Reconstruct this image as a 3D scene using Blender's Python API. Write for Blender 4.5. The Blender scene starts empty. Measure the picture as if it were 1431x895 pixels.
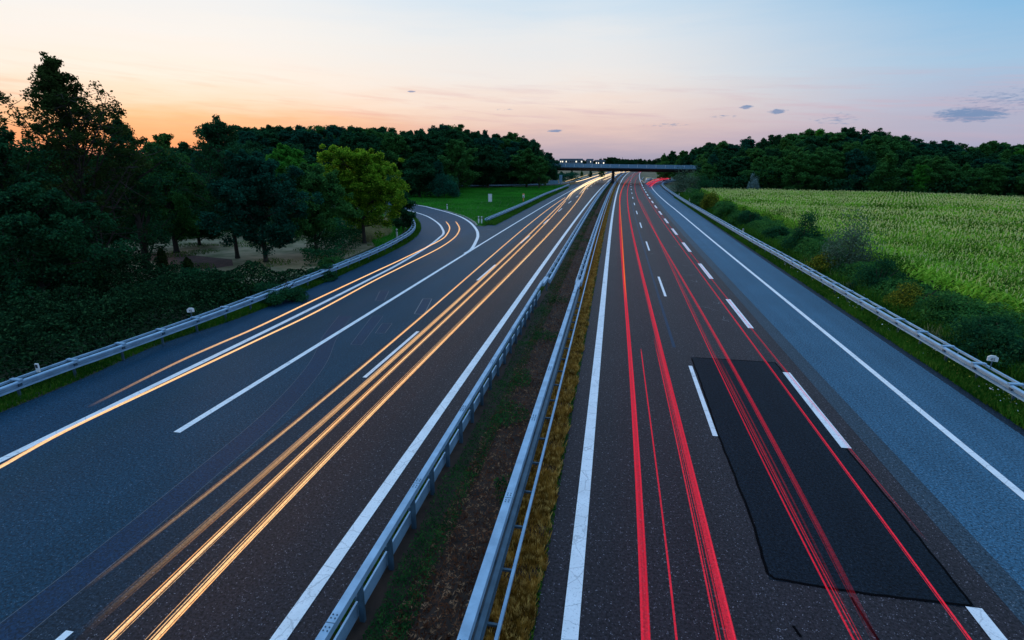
import bpy, math, random
import numpy as np
from mathutils import Vector, Matrix
from mathutils.geometry import tessellate_polygon
R = math.radians
rng = np.random.default_rng(7)
random.seed(7)
sc = bpy.context.scene
C = sc.collection

# ------------------------------------------------------------------ camera
CAM_H, CAM_F, PITCH, YAW = 8.15, 751.58, R(16.562), R(10.595)
cam = bpy.data.cameras.new('camera'); cam.sensor_width = 36; cam.lens = CAM_F / 1431 * 36
cam.clip_start = .1; cam.clip_end = 9000
co = bpy.data.objects.new('camera', cam); C.objects.link(co)
co.location = (0, 0, CAM_H); co.rotation_euler = (math.pi / 2 - PITCH, 0, YAW)
sc.camera = co
_fw = np.array([-math.sin(YAW) * math.cos(PITCH), math.cos(YAW) * math.cos(PITCH), -math.sin(PITCH)])
_rt = np.array([math.cos(YAW), math.sin(YAW), 0]); _up = np.cross(_rt, _fw)
def ray(px, py): return _fw + _rt * (px - 715.5) / CAM_F - _up * (py - 447.5) / CAM_F
def at(px, py, h=0.0):
    d = ray(px, py); t = (h - CAM_H) / d[2]
    return Vector((d[0] * t, d[1] * t, h))
def at_dist(px, py, dist):
    d = ray(px, py); t = dist / math.hypot(d[0], d[1])
    return Vector((d[0] * t, d[1] * t, CAM_H + d[2] * t))

# ------------------------------------------------------------------ materials
def new_mat(name):
    m = bpy.data.materials.new(name); m.use_nodes = True
    nt = m.node_tree; nt.nodes.clear()
    out = nt.nodes.new('ShaderNodeOutputMaterial')
    b = nt.nodes.new('ShaderNodeBsdfPrincipled'); nt.links.new(b.outputs[0], out.inputs[0])
    return m, nt, b, out
def nd(nt, typ, **kw):
    n = nt.nodes.new(typ)
    for k, v in kw.items():
        if k.startswith('i_'): n.inputs[k[2:].replace('_', ' ')].default_value = v
        else: setattr(n, k, v)
    return n
def ramp(nt, stops, fac=None):
    r = nt.nodes.new('ShaderNodeValToRGB'); e = r.color_ramp.elements
    while len(e) < len(stops): e.new(.5)
    for el, (p, c) in zip(e, stops):
        el.position = p; el.color = (c[0], c[1], c[2], 1) if not isinstance(c, (int, float)) else (c, c, c, 1)
    if fac is not None: nt.links.new(fac, r.inputs[0])
    return r
def coords(nt, scale=(1, 1, 1)):
    tc = nt.nodes.new('ShaderNodeNewGeometry'); mp = nt.nodes.new('ShaderNodeMapping')
    mp.inputs['Scale'].default_value = scale
    nt.links.new(tc.outputs['Position'], mp.inputs[0]); return mp.outputs[0]
def noise(nt, scale, vec, detail=4, rough=.55):
    n = nt.nodes.new('ShaderNodeTexNoise'); n.inputs['Scale'].default_value = scale
    n.inputs['Detail'].default_value = detail; n.inputs['Roughness'].default_value = rough
    nt.links.new(vec, n.inputs['Vector']); return n.outputs[0]
def mixc(nt, fac, a, b, mode='MIX'):
    m = nt.nodes.new('ShaderNodeMix'); m.data_type = 'RGBA'; m.blend_type = mode
    for s, v in ((0, fac), (6, a), (7, b)):
        if hasattr(v, 'is_linked'): nt.links.new(v, m.inputs[s])
        elif s == 0: m.inputs[0].default_value = v
        else: m.inputs[s].default_value = (*v, 1)
    return m.outputs[2]
def bump(nt, b, h, strength, dist):
    n = nt.nodes.new('ShaderNodeBump'); n.inputs['Strength'].default_value = strength
    n.inputs['Distance'].default_value = dist; nt.links.new(h, n.inputs['Height'])
    nt.links.new(n.outputs[0], b.inputs['Normal'])

def asphalt(name, base, speck, rough=.62, streak=.4, spec=.13):
    m, nt, b, o = new_mat(name)
    v = coords(nt)
    fine = noise(nt, 17, v, 4, .75)
    vor = nt.nodes.new('ShaderNodeTexVoronoi'); vor.inputs['Scale'].default_value = 24; nt.links.new(v, vor.inputs['Vector'])
    big = noise(nt, .35, v, 5, .6)
    st = noise(nt, 1.0, coords(nt, (1.1, .02, 1)), 5, .65)
    col = mixc(nt, ramp(nt, [(.38, 0), (.62, 1)], fine).outputs[0], [c * .35 for c in base], [c * 1.75 for c in base])
    chip = ramp(nt, [(.0, 1), (.22, 1), (.32, 0)], vor.outputs['Distance']).outputs[0]
    sel = ramp(nt, [(.50, 0), (.66, 1)], noise(nt, 11, v, 1, .5)).outputs[0]
    mul = nd(nt, 'ShaderNodeMath', operation='MULTIPLY'); nt.links.new(chip, mul.inputs[0]); nt.links.new(sel, mul.inputs[1])
    col = mixc(nt, mul.outputs[0], col, speck)
    col = mixc(nt, streak, col, ramp(nt, [(.3, .45), (.7, 1.0)], st).outputs[0], 'MULTIPLY')
    col = mixc(nt, .4, col, ramp(nt, [(.3, .6), (.7, 1.0)], big).outputs[0], 'MULTIPLY')
    nt.links.new(col, b.inputs['Base Color'])
    b.inputs['Roughness'].default_value = rough; b.inputs['Specular IOR Level'].default_value = spec
    bump(nt, b, fine, .5, .02)
    return m
M = {}
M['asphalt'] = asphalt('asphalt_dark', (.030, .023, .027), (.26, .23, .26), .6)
M['asphalt_left'] = asphalt('asphalt_left', (.007, .044, .076), (.14, .22, .30), .6)  # blue of the reflected sky painted into the base colour
M['asphalt_ramp'] = asphalt('asphalt_ramp', (.006, .046, .088), (.13, .21, .30), .6)  # ramp carries the same painted-in sky blue
M['asphalt_light'] = asphalt('asphalt_light', (.045, .128, .200), (.24, .36, .46), .7, .5)  # paler old asphalt, with sky-reflection blue mixed into its colour
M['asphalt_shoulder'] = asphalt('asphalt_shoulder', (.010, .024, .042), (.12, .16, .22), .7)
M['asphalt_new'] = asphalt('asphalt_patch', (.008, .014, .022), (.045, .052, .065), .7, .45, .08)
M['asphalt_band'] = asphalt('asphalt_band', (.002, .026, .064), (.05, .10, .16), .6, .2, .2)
M['tar'] = asphalt('tar_seam', (.001, .001, .002), (.003, .003, .004), .7, 0, .03)

def simple(name, col, rough=.6, metal=0.0, var=.25, nscale=6.0, bmp=0, scale=(1, 1, 1), col2=None):
    m, nt, b, o = new_mat(name)
    v = coords(nt, scale); n = noise(nt, nscale, v, 5, .6)
    c2 = col2 if col2 else [c * (1 - var) for c in col]
    nt.links.new(mixc(nt, ramp(nt, [(.35, 0), (.65, 1)], n).outputs[0], c2, col), b.inputs['Base Color'])
    b.inputs['Roughness'].default_value = rough; b.inputs['Metallic'].default_value = metal
    if bmp: bump(nt, b, n, bmp, .02)
    return m
def paint():
    m, nt, b, o = new_mat('road_paint')
    v = coords(nt)
    n = noise(nt, 22, v, 4, .7); n2 = noise(nt, 1.6, v, 4, .6)
    col = mixc(nt, ramp(nt, [(.30, 0), (.45, 1)], n).outputs[0], (.50, .51, .53), (.86, .86, .86))
    col = mixc(nt, .5, col, ramp(nt, [(.3, .75), (.6, 1)], n2).outputs[0], 'MULTIPLY')
    vo = nt.nodes.new('ShaderNodeTexVoronoi'); vo.feature = 'DISTANCE_TO_EDGE'; vo.inputs['Scale'].default_value = 2.2
    nt.links.new(mixc(nt, .25, v, n2), vo.inputs['Vector'])
    cr = ramp(nt, [(.0, 1), (.012, 1), (.02, 0)], vo.outputs['Distance']).outputs[0]
    k = nd(nt, 'ShaderNodeMath', operation='MULTIPLY'); k.inputs[1].default_value = .3; nt.links.new(cr, k.inputs[0])
    col = mixc(nt, k.outputs[0], col, (.1, .1, .11))
    nt.links.new(col, b.inputs['Base Color']); b.inputs['Roughness'].default_value = .55
    bump(nt, b, n, .2, .01)
    return m
M['paint'] = paint()
M['faint_paint'] = simple('worn_sealant', (.20, .20, .21), .7, 0, .5, 12)
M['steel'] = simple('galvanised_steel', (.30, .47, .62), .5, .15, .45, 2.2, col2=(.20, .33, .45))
M['steel_dark'] = simple('weathered_steel', (.06, .12, .17), .6, .2, .35, 3.0)
M['white_plastic'] = simple('white_plastic', (.78, .78, .76), .45, 0, .15, 8)
M['black_plastic'] = simple('black_plastic', (.02, .02, .022), .5)
M['concrete'] = simple('concrete', (.30, .30, .29), .85, 0, .3, 1.3, .2)
M['concrete_dark'] = simple('dark_concrete', (.02, .02, .024), .9, 0, .4, .8, .2)  # near-black concrete tone for deck, pier and abutments
M['bark'] = simple('bark', (.055, .042, .032), .95, 0, .5, 5, .6)
M['cabinet'] = simple('cabinet_grey', (.62, .68, .70), .5, 0, .1, 4)
M['orange'] = simple('orange_plastic', (.75, .26, .07), .5, 0, .2, 5)
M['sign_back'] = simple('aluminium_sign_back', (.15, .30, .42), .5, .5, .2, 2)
M['wall'] = simple('rendered_wall', (.16, .20, .24), .9, 0, .3, .2)
M['roofing'] = simple('roofing', (.10, .13, .16), .8, 0, .3, .2)
M['cone_yellow'] = simple('yellow_plastic', (.75, .5, .12), .5)

def emis(name, col, s):
    m, nt, b, o = new_mat(name)
    b.inputs['Base Color'].default_value = (.02, .02, .02, 1)
    b.inputs['Emission Color'].default_value = (*col, 1); b.inputs['Emission Strength'].default_value = s
    return m
M['lit_window'] = emis('lit_window', (1, .93, .75), 1.6)
M['lamp'] = emis('lit_lamp', (1, .9, .7), 3)

def leafmat(name, c1, c2, c3=None, trans=.3, scale=.6, rough=.55):
    """c1 dark, c2 light leaves; variation by clump-sized noise and by leaf"""
    m, nt, b, o = new_mat(name)
    oi = nt.nodes.new('ShaderNodeObjectInfo'); tc = nt.nodes.new('ShaderNodeTexCoord')
    ad = nd(nt, 'ShaderNodeVectorMath', operation='ADD'); nt.links.new(tc.outputs['Object'], ad.inputs[0]); nt.links.new(oi.outputs['Random'], ad.inputs[1])
    n = noise(nt, scale, ad.outputs[0], 3, .6); n2 = noise(nt, 7, ad.outputs[0], 1, .5)
    col = mixc(nt, ramp(nt, [(.38, 0), (.62, 1)], n).outputs[0], c1, c2)
    col = mixc(nt, ramp(nt, [(.5, 0), (.68, .85)], n2).outputs[0], col, c3 or [min(1, c * 1.5) for c in c2])
    nt.links.new(col, b.inputs['Base Color']); b.inputs['Roughness'].default_value = rough
    b.inputs['Specular IOR Level'].default_value = .0
    tr = nt.nodes.new('ShaderNodeBsdfTranslucent'); nt.links.new(col, tr.inputs[0])
    mx = nt.nodes.new('ShaderNodeMixShader'); mx.inputs[0].default_value = trans
    nt.links.new(b.outputs[0], mx.inputs[1]); nt.links.new(tr.outputs[0], mx.inputs[2]); nt.links.new(mx.outputs[0], o.inputs[0])
    return m
M['leaf_dark'] = leafmat('leaf_dark', (0.009, 0.052, 0.026), (0.019, 0.096, 0.035), (0.046, 0.149, 0.047))
M['leaf_mid'] = leafmat('leaf_mid', (0.020, 0.088, 0.028), (0.049, 0.178, 0.041), (0.112, 0.273, 0.050))
M['leaf_tall'] = leafmat('leaf_tall', (0.017, 0.039, 0.012), (0.036, 0.066, 0.017), (0.060, 0.090, 0.024), .35)
M['leaf_teal'] = leafmat('leaf_teal', (0.008, 0.054, 0.036), (0.014, 0.095, 0.054), (0.029, 0.155, 0.086))
M['leaf_yellow'] = leafmat('leaf_yellow', (.04, .15, .012), (.15, .34, .02), (.46, .60, .05), .45)  # lightest leaf tone raised to paint in sunset light on the crown
M['leaf_bright'] = leafmat('leaf_bright', (0.026, 0.154, 0.020), (0.058, 0.270, 0.031), (0.117, 0.365, 0.042), .35)
M['leaf_grey'] = leafmat('leaf_grey', (.045, .085, .052), (.10, .165, .10), (.17, .25, .16), .2)
M['leaf_silver'] = leafmat('leaf_silver', (0.120, 0.200, 0.190), (0.200, 0.300, 0.280), (0.300, 0.400, 0.360), .2)
M['leaf_autumn'] = leafmat('leaf_autumn', (0.039, 0.075, 0.014), (0.117, 0.180, 0.024), (0.455, 0.405, 0.036), .3)
M['corn'] = leafmat('maize_leaf', (.012, .085, .008), (.21, .48, .035), (.52, .74, .11), .4, .3)
M['tassel'] = leafmat('maize_tassel', (.40, .46, .15), (.60, .64, .24), (.74, .72, .34), .35, .1)
M['grass'] = leafmat('grass_blade', (0.017, 0.085, 0.010), (0.044, 0.161, 0.015), (0.130, 0.219, 0.032), .3, .5)
M['grass_lawn'] = leafmat('lawn_blade', (0.018, 0.160, 0.016), (0.036, 0.290, 0.024), (0.108, 0.362, 0.040), .35, .12)
M['grass_dry'] = leafmat('dry_grass', (.12, .055, .010), (.48, .26, .045), (.85, .56, .16), .4, 2.5)
M['bramble'] = leafmat('bramble', (.003, .016, .008), (.012, .045, .018), (.05, .13, .045), .25, 1.6)
M['grass_straw'] = leafmat('straw_grass', (0.220, 0.200, 0.090), (0.380, 0.340, 0.170), (0.480, 0.440, 0.240), .3, .8)
M['weed'] = leafmat('weed_leaf', (0.010, 0.049, 0.015), (0.021, 0.092, 0.025), (0.056, 0.156, 0.032), .3, .9)
M['litter_soil'] = leafmat('soil_litter', (.05, .018, .010), (.16, .06, .03), (.40, .22, .12), .15, 1.8)
M['flower'] = simple('white_flower', (.8, .8, .78), .6)
M['flower_yellow'] = simple('yellow_flower', (.7, .6, .05), .6)

# ------------------------------------------------------------------ mesh helpers
def tag(o, label=None, cat=None, group=None, kind=None):
    if label: o['label'] = label
    if cat: o['category'] = cat
    if group: o['group'] = group
    if kind: o['kind'] = kind
    return o
def link(name, me, mat, parent=None):
    if isinstance(mat, (list, tuple)):
        for m_ in mat: me.materials.append(M[m_] if isinstance(m_, str) else m_)
    elif mat: me.materials.append(M[mat] if isinstance(mat, str) else mat)
    o = bpy.data.objects.new(name, me); C.objects.link(o)
    if parent: o.parent = parent
    return o
def empty(name, loc=(0, 0, 0), rz=0):
    o = bpy.data.objects.new(name, None); C.objects.link(o); o.location = loc; o.rotation_euler = (0, 0, rz)
    o.empty_display_size = .2
    return o
def copy_tree(o, parent=None):
    c = o.copy(); C.objects.link(c)
    if parent: c.parent = parent
    for ch in list(o.children): copy_tree(ch, c)
    return c
class MB:
    def __init__(s): s.v = []; s.f = []; s.mi = []; s.cur = 0
    def add(s, vs, fs):
        n = len(s.v); s.v += [tuple(v) for v in vs]; s.f += [tuple(i + n for i in f) for f in fs]; s.mi += [s.cur] * len(fs)
    def box(s, c, d, rot=None, top=1.0):
        x, y, z = [k / 2 for k in d]
        vs = [Vector((sx * x * (top if sz > 0 else 1), sy * y * (top if sz > 0 else 1), sz * z)) for sz in (-1, 1) for sx, sy in ((-1, -1), (1, -1), (1, 1), (-1, 1))]
        if rot is not None: vs = [rot @ v for v in vs]
        c = Vector(c)
        s.add([v + c for v in vs], [(3, 2, 1, 0), (4, 5, 6, 7), (0, 1, 5, 4), (1, 2, 6, 5), (2, 3, 7, 6), (3, 0, 4, 7)])
    def tube(s, pts, rad, n=6, cap=True):
        pts = [Vector(p) for p in pts]; rings = []
        if isinstance(rad, (int, float)): rad = [rad] * len(pts)
        for i, p in enumerate(pts):
            t = (pts[min(i + 1, len(pts) - 1)] - pts[max(i - 1, 0)])
            t = t.normalized() if t.length > 1e-9 else Vector((0, 0, 1))
            a = t.cross(Vector((0, 0, 1)) if abs(t.z) < .9 else Vector((1, 0, 0))).normalized(); b = t.cross(a)
            rings.append([p + (a * math.cos(2 * math.pi * k / n) + b * math.sin(2 * math.pi * k / n)) * rad[i] for k in range(n)])
        vs = [v for r in rings for v in r]; fs = []
        for i in range(len(pts) - 1):
            for k in range(n):
                fs.append((i * n + k, i * n + (k + 1) % n, (i + 1) * n + (k + 1) % n, (i + 1) * n + k))
        if cap: fs += [tuple(range(n)), tuple((len(pts) - 1) * n + k for k in reversed(range(n)))]
        s.add(vs, fs)
    def sweep(s, path, prof, closed=True):
        """prof: (lateral to the right of the path, up)"""
        path = [Vector(p) for p in path]; n = len(prof); vs = []; fs = []
        for i, p in enumerate(path):
            t = path[min(i + 1, len(path) - 1)] - path[max(i - 1, 0)]; t.z = 0; t.normalize()
            r = Vector((t.y, -t.x, 0))
            vs += [p + r * a + Vector((0, 0, b)) for a, b in prof]
        for i in range(len(path) - 1):
            for k in range(n if closed else n - 1):
                fs.append((i * n + k, i * n + (k + 1) % n, (i + 1) * n + (k + 1) % n, (i + 1) * n + k))
        if closed: fs += [tuple(reversed(range(n))), tuple((len(path) - 1) * n + k for k in range(n))]
        s.add(vs, fs)
    def poly(s, pts, z=None):
        p3 = [Vector((p[0], p[1], p[2] if z is None else z)) for p in pts]
        tri = tessellate_polygon([p3]); fs = []
        for t in tri:
            a, b, c = [p3[i] for i in t]
            fs.append(tuple(t) if (b - a).cross(c - a).z > 0 else (t[0], t[2], t[1]))
        s.add(p3, fs)
    def build(s, name, mat, parent=None, smooth=False):
        me = bpy.data.meshes.new(name); me.from_pydata(s.v, [], s.f)
        if any(s.mi): me.polygons.foreach_set('material_index', s.mi)
        if smooth: me.polygons.foreach_set('use_smooth', [True] * len(me.polygons))
        me.update()
        return link(name, me, mat, parent)
def quads_mesh(name, V, mi=None):
    """V: (n,4,3) quads"""
    n = len(V); me = bpy.data.meshes.new(name)
    me.vertices.add(n * 4); me.vertices.foreach_set('co', np.ascontiguousarray(V, dtype=np.float32).ravel())
    me.loops.add(n * 4); me.loops.foreach_set('vertex_index', np.arange(n * 4, dtype=np.int32))
    me.polygons.add(n); me.polygons.foreach_set('loop_start', np.arange(0, n * 4, 4, dtype=np.int32))
    me.polygons.foreach_set('loop_total', np.full(n, 4, dtype=np.int32))
    if mi is not None: me.polygons.foreach_set('material_index', np.asarray(mi, dtype=np.int32))
    me.update(calc_edges=True); return me
def leaf_quads(P, size, up=.35, aspect=.62, jitter=.35):
    """rhombic leaves at the points P; lean towards facing up by `up`"""
    n = len(P)
    N = rng.normal(size=(n, 3)); N[:, 2] = np.abs(N[:, 2]) + up; N /= np.linalg.norm(N, axis=1)[:, None]
    A = rng.normal(size=(n, 3)); A -= (A * N).sum(1)[:, None] * N; A /= np.linalg.norm(A, axis=1)[:, None]
    B = np.cross(N, A); s = (size * (1 + jitter * rng.uniform(-1, 1, n)))[:, None]
    A = A * s * .5; B = B * s * .5 * aspect
    return np.stack([P - A, P - A * .1 + B, P + A, P - A * .1 - B], 1)
def smooth_path(pts, n=8):
    pts = [Vector(p) for p in pts]; out = []
    for i in range(len(pts) - 1):
        p0, p1, p2, p3 = pts[max(i - 1, 0)], pts[i], pts[i + 1], pts[min(i + 2, len(pts) - 1)]
        for k in range(n):
            t = k / n
            out.append(.5 * ((2 * p1) + (p2 - p0) * t + (2 * p0 - 5 * p1 + 4 * p2 - p3) * t * t + (3 * p1 - p0 - 3 * p2 + p3) * t ** 3))
    out.append(pts[-1]); return out
def resample(pts, step):
    pts = [Vector(p) for p in pts]; out = [pts[0].copy()]; acc = 0
    for a, b in zip(pts, pts[1:]):
        L = (b - a).length
        if L < 1e-9: continue
        d = step - acc
        while d <= L:
            out.append(a.lerp(b, d / L)); d += step
        acc = (acc + L) % step
    return out
def off(y): return 7.2e-5 * max(0.0, y - 40) ** 2
def ys(a, b, st=5):
    n = max(1, int(math.ceil((b - a) / st))); return [a + (b - a) * i / n for i in range(n + 1)]
def road_strip(name, x0, x1, y0, y1, z, mat, step=6):
    mb = MB(); Y = ys(y0, y1, step)
    vs = []; fs = []
    for y in Y: vs += [(x0 + off(y), y, z), (x1 + off(y), y, z)]
    for i in range(len(Y) - 1): fs.append((2 * i, 2 * i + 1, 2 * i + 3, 2 * i + 2))
    mb.add(vs, fs); return tag(mb.build(name, mat), kind='structure')

# ------------------------------------------------------------------ ground and roads
def ground_mat():
    m, nt, b, o = new_mat('ground')
    v = coords(nt); n = noise(nt, .12, v, 6, .62); n2 = noise(nt, 2.5, v, 5, .7)
    g = mixc(nt, ramp(nt, [(.4, 0), (.62, 1)], n2).outputs[0], (.012, .035, .010), (.035, .075, .02))
    e = mixc(nt, ramp(nt, [(.35, 0), (.7, 1)], n2).outputs[0], (.07, .055, .04), (.17, .15, .10))
    nt.links.new(mixc(nt, ramp(nt, [(.52, 0), (.62, 1)], n).outputs[0], g, e), b.inputs['Base Color'])
    b.inputs['Roughness'].default_value = .95; bump(nt, b, n2, .6, .1)
    return m
mb = MB(); mb.box((0, 1500, -.56), (9000, 6000, 1.0)); tag(mb.build('ground', ground_mat()), kind='structure')
M['lawn_soil'] = simple('lawn_soil', (.03, .10, .02), .95, 0, .5, .25, .4, col2=(.06, .06, .02))
M['earth'] = simple('bare_earth', (.34, .27, .16), .95, 0, .5, .45, .5, (1, 1, 1), (.10, .11, .04))
M['red_earth'] = simple('ploughed_earth', (.11, .05, .038), .95, 0, .6, 2.2, .6)
M['median_soil'] = simple('median_soil', (.05, .026, .016), .95, 0, .6, 2.5, .6)
M['verge_soil'] = simple('verge_soil', (.035, .055, .02), .95, 0, .6, 2.5, .6)
M['field_soil'] = simple('field_soil', (.03, .06, .02), .95, 0, .5, 2.5, .6)

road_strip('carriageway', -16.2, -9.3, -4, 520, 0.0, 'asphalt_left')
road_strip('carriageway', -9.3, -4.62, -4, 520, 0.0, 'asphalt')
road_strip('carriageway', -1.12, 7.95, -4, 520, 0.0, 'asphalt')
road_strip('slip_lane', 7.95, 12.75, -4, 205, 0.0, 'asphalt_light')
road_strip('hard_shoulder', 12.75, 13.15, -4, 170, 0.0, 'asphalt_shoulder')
road_strip('median_earth', -4.62, -1.12, -4, 520, -.02, 'median_soil')
M['asphalt_blend'] = asphalt('asphalt_blend', (.036, .062, .085), (.24, .28, .34), .62, .5)
M['asphalt_blend_left'] = asphalt('asphalt_blend_left', (.018, .033, .050), (.16, .19, .24), .62, .5)
road_strip('lane_tone_blend', 7.75, 8.35, -4, 205, .003, 'asphalt_blend')  # mid tone easing dark asphalt into the sky-tinted slip lane, not wear
road_strip('lane_tone_blend', -10.1, -9.0, -4, 520, .003, 'asphalt_blend_left')  # blend strip for the sky-reflection gradient painted across the left lanes
# merging ramp on the left (polygon under the carriageway's edge)
EL = [at(*p) for p in [(100.6, 535.7), (225, 481), (360, 435), (501, 374), (558.9, 346.2), (581.5, 331.1), (587.8, 318.5), (581.5, 306), (566, 294.6), (545, 288)]]
EL = [Vector((-19.9, -4, 0)), Vector((-20.0, 8, 0))] + EL
EL += [Vector((-60, 108, 0)), Vector((-95, 112, 0))]
ER = [Vector((-95, 122, 0)), Vector((-60, 117, 0))] + [at(*p) for p in [(556, 283), (571, 284.5), (608, 291), (640, 301), (651, 304.5), (661, 310.4), (666, 315.8), (673.5, 316.7)]]
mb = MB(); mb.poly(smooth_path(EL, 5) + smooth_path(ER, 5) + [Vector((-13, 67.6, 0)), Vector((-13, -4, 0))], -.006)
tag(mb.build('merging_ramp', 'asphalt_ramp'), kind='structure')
# exit ramp on the right
rl = [at(*p) for p in [(931, 283), (917.6, 270.7), (910.9, 262.2), (912.7, 258), (918.3, 255.2), (924.6, 253.8), (930.3, 251)]] + [Vector((33, 268, 0)), Vector((60, 300, 0))]
rr = [Vector((12.2, 110, 0)), Vector((12.3, 145, 0)), Vector((13.2, 175, 0)), Vector((15, 195, 0)), Vector((20.5, 222, 0)), Vector((28, 243, 0)), Vector((40, 262, 0)), Vector((64, 285, 0))]
rlft = [Vector((64, 310, 0)), Vector((30, 283, 0)), Vector((15, 250, 0)), Vector((10, 215, 0)), Vector((9.2, 190, 0)), Vector((9, 110, 0))]
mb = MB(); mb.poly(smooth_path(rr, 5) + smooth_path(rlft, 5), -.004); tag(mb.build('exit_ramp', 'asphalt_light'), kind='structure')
# surface repairs
mb = MB()
patch = [(3.58, 22.85), (7.0, 22.85), (7.05, 18), (7.12, 13.0), (7.14, 9.68), (5.2, 9.7), (3.48, 9.75), (3.62, 11.6), (3.55, 15.7), (3.6, 19)]
mb.poly([Vector((x, y, 0)) for x, y in patch], .004); tag(mb.build('repair_patch', 'asphalt_new'), kind='structure')
def ribbon(mb, pts, w, z):
    pts = [Vector((p[0], p[1], z)) for p in pts]; vs = []; fs = []
    for i, p in enumerate(pts):
        t = (pts[min(i + 1, len(pts) - 1)] - pts[max(i - 1, 0)]).normalized(); r = Vector((t.y, -t.x, 0))
        ww = w[i] if isinstance(w, (list, tuple)) else w
        vs += [p - r * ww / 2, p + r * ww / 2]
    for i in range(len(pts) - 1): fs.append((2 * i, 2 * i + 1, 2 * i + 3, 2 * i + 2))
    mb.add(vs, fs)
def wiggle(pts, amp, step=.25):
    return [p + Vector((random.uniform(-amp, amp), random.uniform(-amp, amp), 0)) for p in resample([Vector((*p, 0)) if len(p) == 2 else p for p in pts], step)]
mb = MB()
ribbon(mb, wiggle([(7.1, 9.75), (5.2, 9.7), (3.48, 9.8), (3.58, 11.6), (3.53, 15.7), (3.58, 19), (3.6, 22.8)], .012), .06, .008)
ribbon(mb, wiggle([(7.12, 9.75), (7.13, 13.0), (7.07, 18), (6.97, 22.8), (3.6, 22.8)], .012), .05, .0085)
ribbon(mb, wiggle([at(1190, 835), at(1205, 860), at(1230, 900)], .01), .05, .008)
ribbon(mb, wiggle([at(1108, 875), at(1120, 892), at(1128, 905)], .01), .05, .008)
tag(mb.build('tar_seam', 'tar'), kind='structure')
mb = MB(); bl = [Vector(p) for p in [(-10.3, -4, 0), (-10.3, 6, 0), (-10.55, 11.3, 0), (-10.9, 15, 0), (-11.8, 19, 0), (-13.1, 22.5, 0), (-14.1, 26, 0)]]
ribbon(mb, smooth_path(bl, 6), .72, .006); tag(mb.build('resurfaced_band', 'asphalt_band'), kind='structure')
ribz = .005
mb = MB()
for quad in ([(531, 407), (543.5, 407), (537, 420.5), (524.5, 420.5)], [(591, 418), (603.5, 418), (593, 440), (579, 439)],
             [(534, 452.5), (548, 452.5), (538, 466), (524.5, 466)], [(520, 442), (535.5, 442), (505, 482.5), (490, 482)]):
    mb.poly([at(*p) for p in quad], .0045)
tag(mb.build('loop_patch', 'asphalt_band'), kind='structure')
mb = MB()
for quad, w in (([(531, 407), (543.5, 407), (537, 420.5), (524.5, 420.5)], .025), ([(591, 418), (603.5, 418), (593, 440), (579, 439)], .05),
             ([(534, 452.5), (548, 452.5), (538, 466), (524.5, 466)], .02), ([(520, 442), (535.5, 442), (505, 482.5), (490, 482)], .015)):
    P = [at(*p) for p in quad]
    for a, b in zip(P, P[1:] + P[:1]): ribbon(mb, [a, b], w, .0085)
ribbon(mb, [p + Vector((-.37, 0, 0)) for p in smooth_path(bl, 6)], .012, .0085)
ribbon(mb, [p + Vector((.37, 0, 0)) for p in smooth_path(bl, 6)], .012, .0085)
tag(mb.build('loop_sealant', 'faint_paint'), kind='structure')
# dark seam between lanes in the right carriageway, and small star-shaped cracks
mb = MB(); ribbon(mb, [Vector((3.0 + off(y) - .0, y, 0)) for y in ys(24, 110, 3)], .14, .004)
tag(mb.build('lane_joint', 'asphalt_band'), kind='structure')
mb = MB()
for (px, py) in [(985, 430), (955, 372), (1003, 425), (975, 395), (912, 355), (945, 345), (1010, 448), (962, 385), (925, 392)]:
    c = at(px, py)
    for k in range(3):
        a = random.uniform(0, 6.3); L = random.uniform(.3, .9)
        ribbon(mb, wiggle([c, c + Vector((math.cos(a), math.sin(a), 0)) * L], .05, .12), .03, .009)
tag(mb.build('crack_sealing', 'faint_paint'), kind='structure')

# markings
def line(x, w, y0, y1): return road_strip('lane_marking', x - w / 2, x + w / 2, y0, y1, .012, 'paint', 4)
def dashes(x, w, y0, n, dash, period):
    mb = MB()
    for k in range(n):
        a = y0 + k * period; Y = ys(a, a + dash, 3)
        ribbon(mb, [Vector((x + off(y), y, 0)) for y in Y], w, .012)
    return tag(mb.build('lane_marking', 'paint'), kind='structure')
line(-.38, .30, -4, 520); line(-5.45, .30, -4, 520)
line(7.15, .26, 190, 520)
dashes(3.42, .15, 15.74 - 18, 28, 6, 18)
dashes(7.1, .28, 15.70 - 12, 16, 6, 12)
dashes(-9.25, .16, .1, 27, 6, 18)
line(-13.05, .24, 12.9, 52); line(-13.05, .2, 52, 520)
mb = MB(); ribbon(mb, smooth_path([Vector((10.45, -4, 0)), Vector((10.55, 20, 0)), Vector((10.35, 60, 0)), Vector((10.3, 95, 0))] + rl, 6), .22, .012)
tag(mb.build('lane_marking', 'paint'), kind='structure')
mb = MB(); rpr = [Vector((-13.15, 47, 0))] + [at(*p) for p in [(658.4, 349.1), (664.7, 338.6), (667.8, 329.2), (664.7, 319.7), (654.2, 309.3), (637.4, 300.9), (608, 292.5), (575, 286)]] + [Vector((-60, 115, 0)), Vector((-95, 120, 0))]
ribbon(mb, smooth_path(rpr, 6), .32, .014); tag(mb.build('lane_marking', 'paint'), kind='structure')
mb = MB(); rpl = [Vector((-16.7, -4, 0)), Vector((-16.7, 10.5, 0)), Vector((-16.7, 24.6, 0))] + [at(*p) for p in [(520, 389), (561.9, 366.9), (599.7, 343.9), (614.3, 332.3), (619.6, 327), (618.5, 320.8), (612.2, 312.4), (597.6, 303), (578.7, 296.7), (556.7, 292.5)]] + [Vector((-60, 109.5, 0))]
ribbon(mb, smooth_path(rpl, 6), .27, .014); tag(mb.build('lane_marking', 'paint'), kind='structure')
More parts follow.
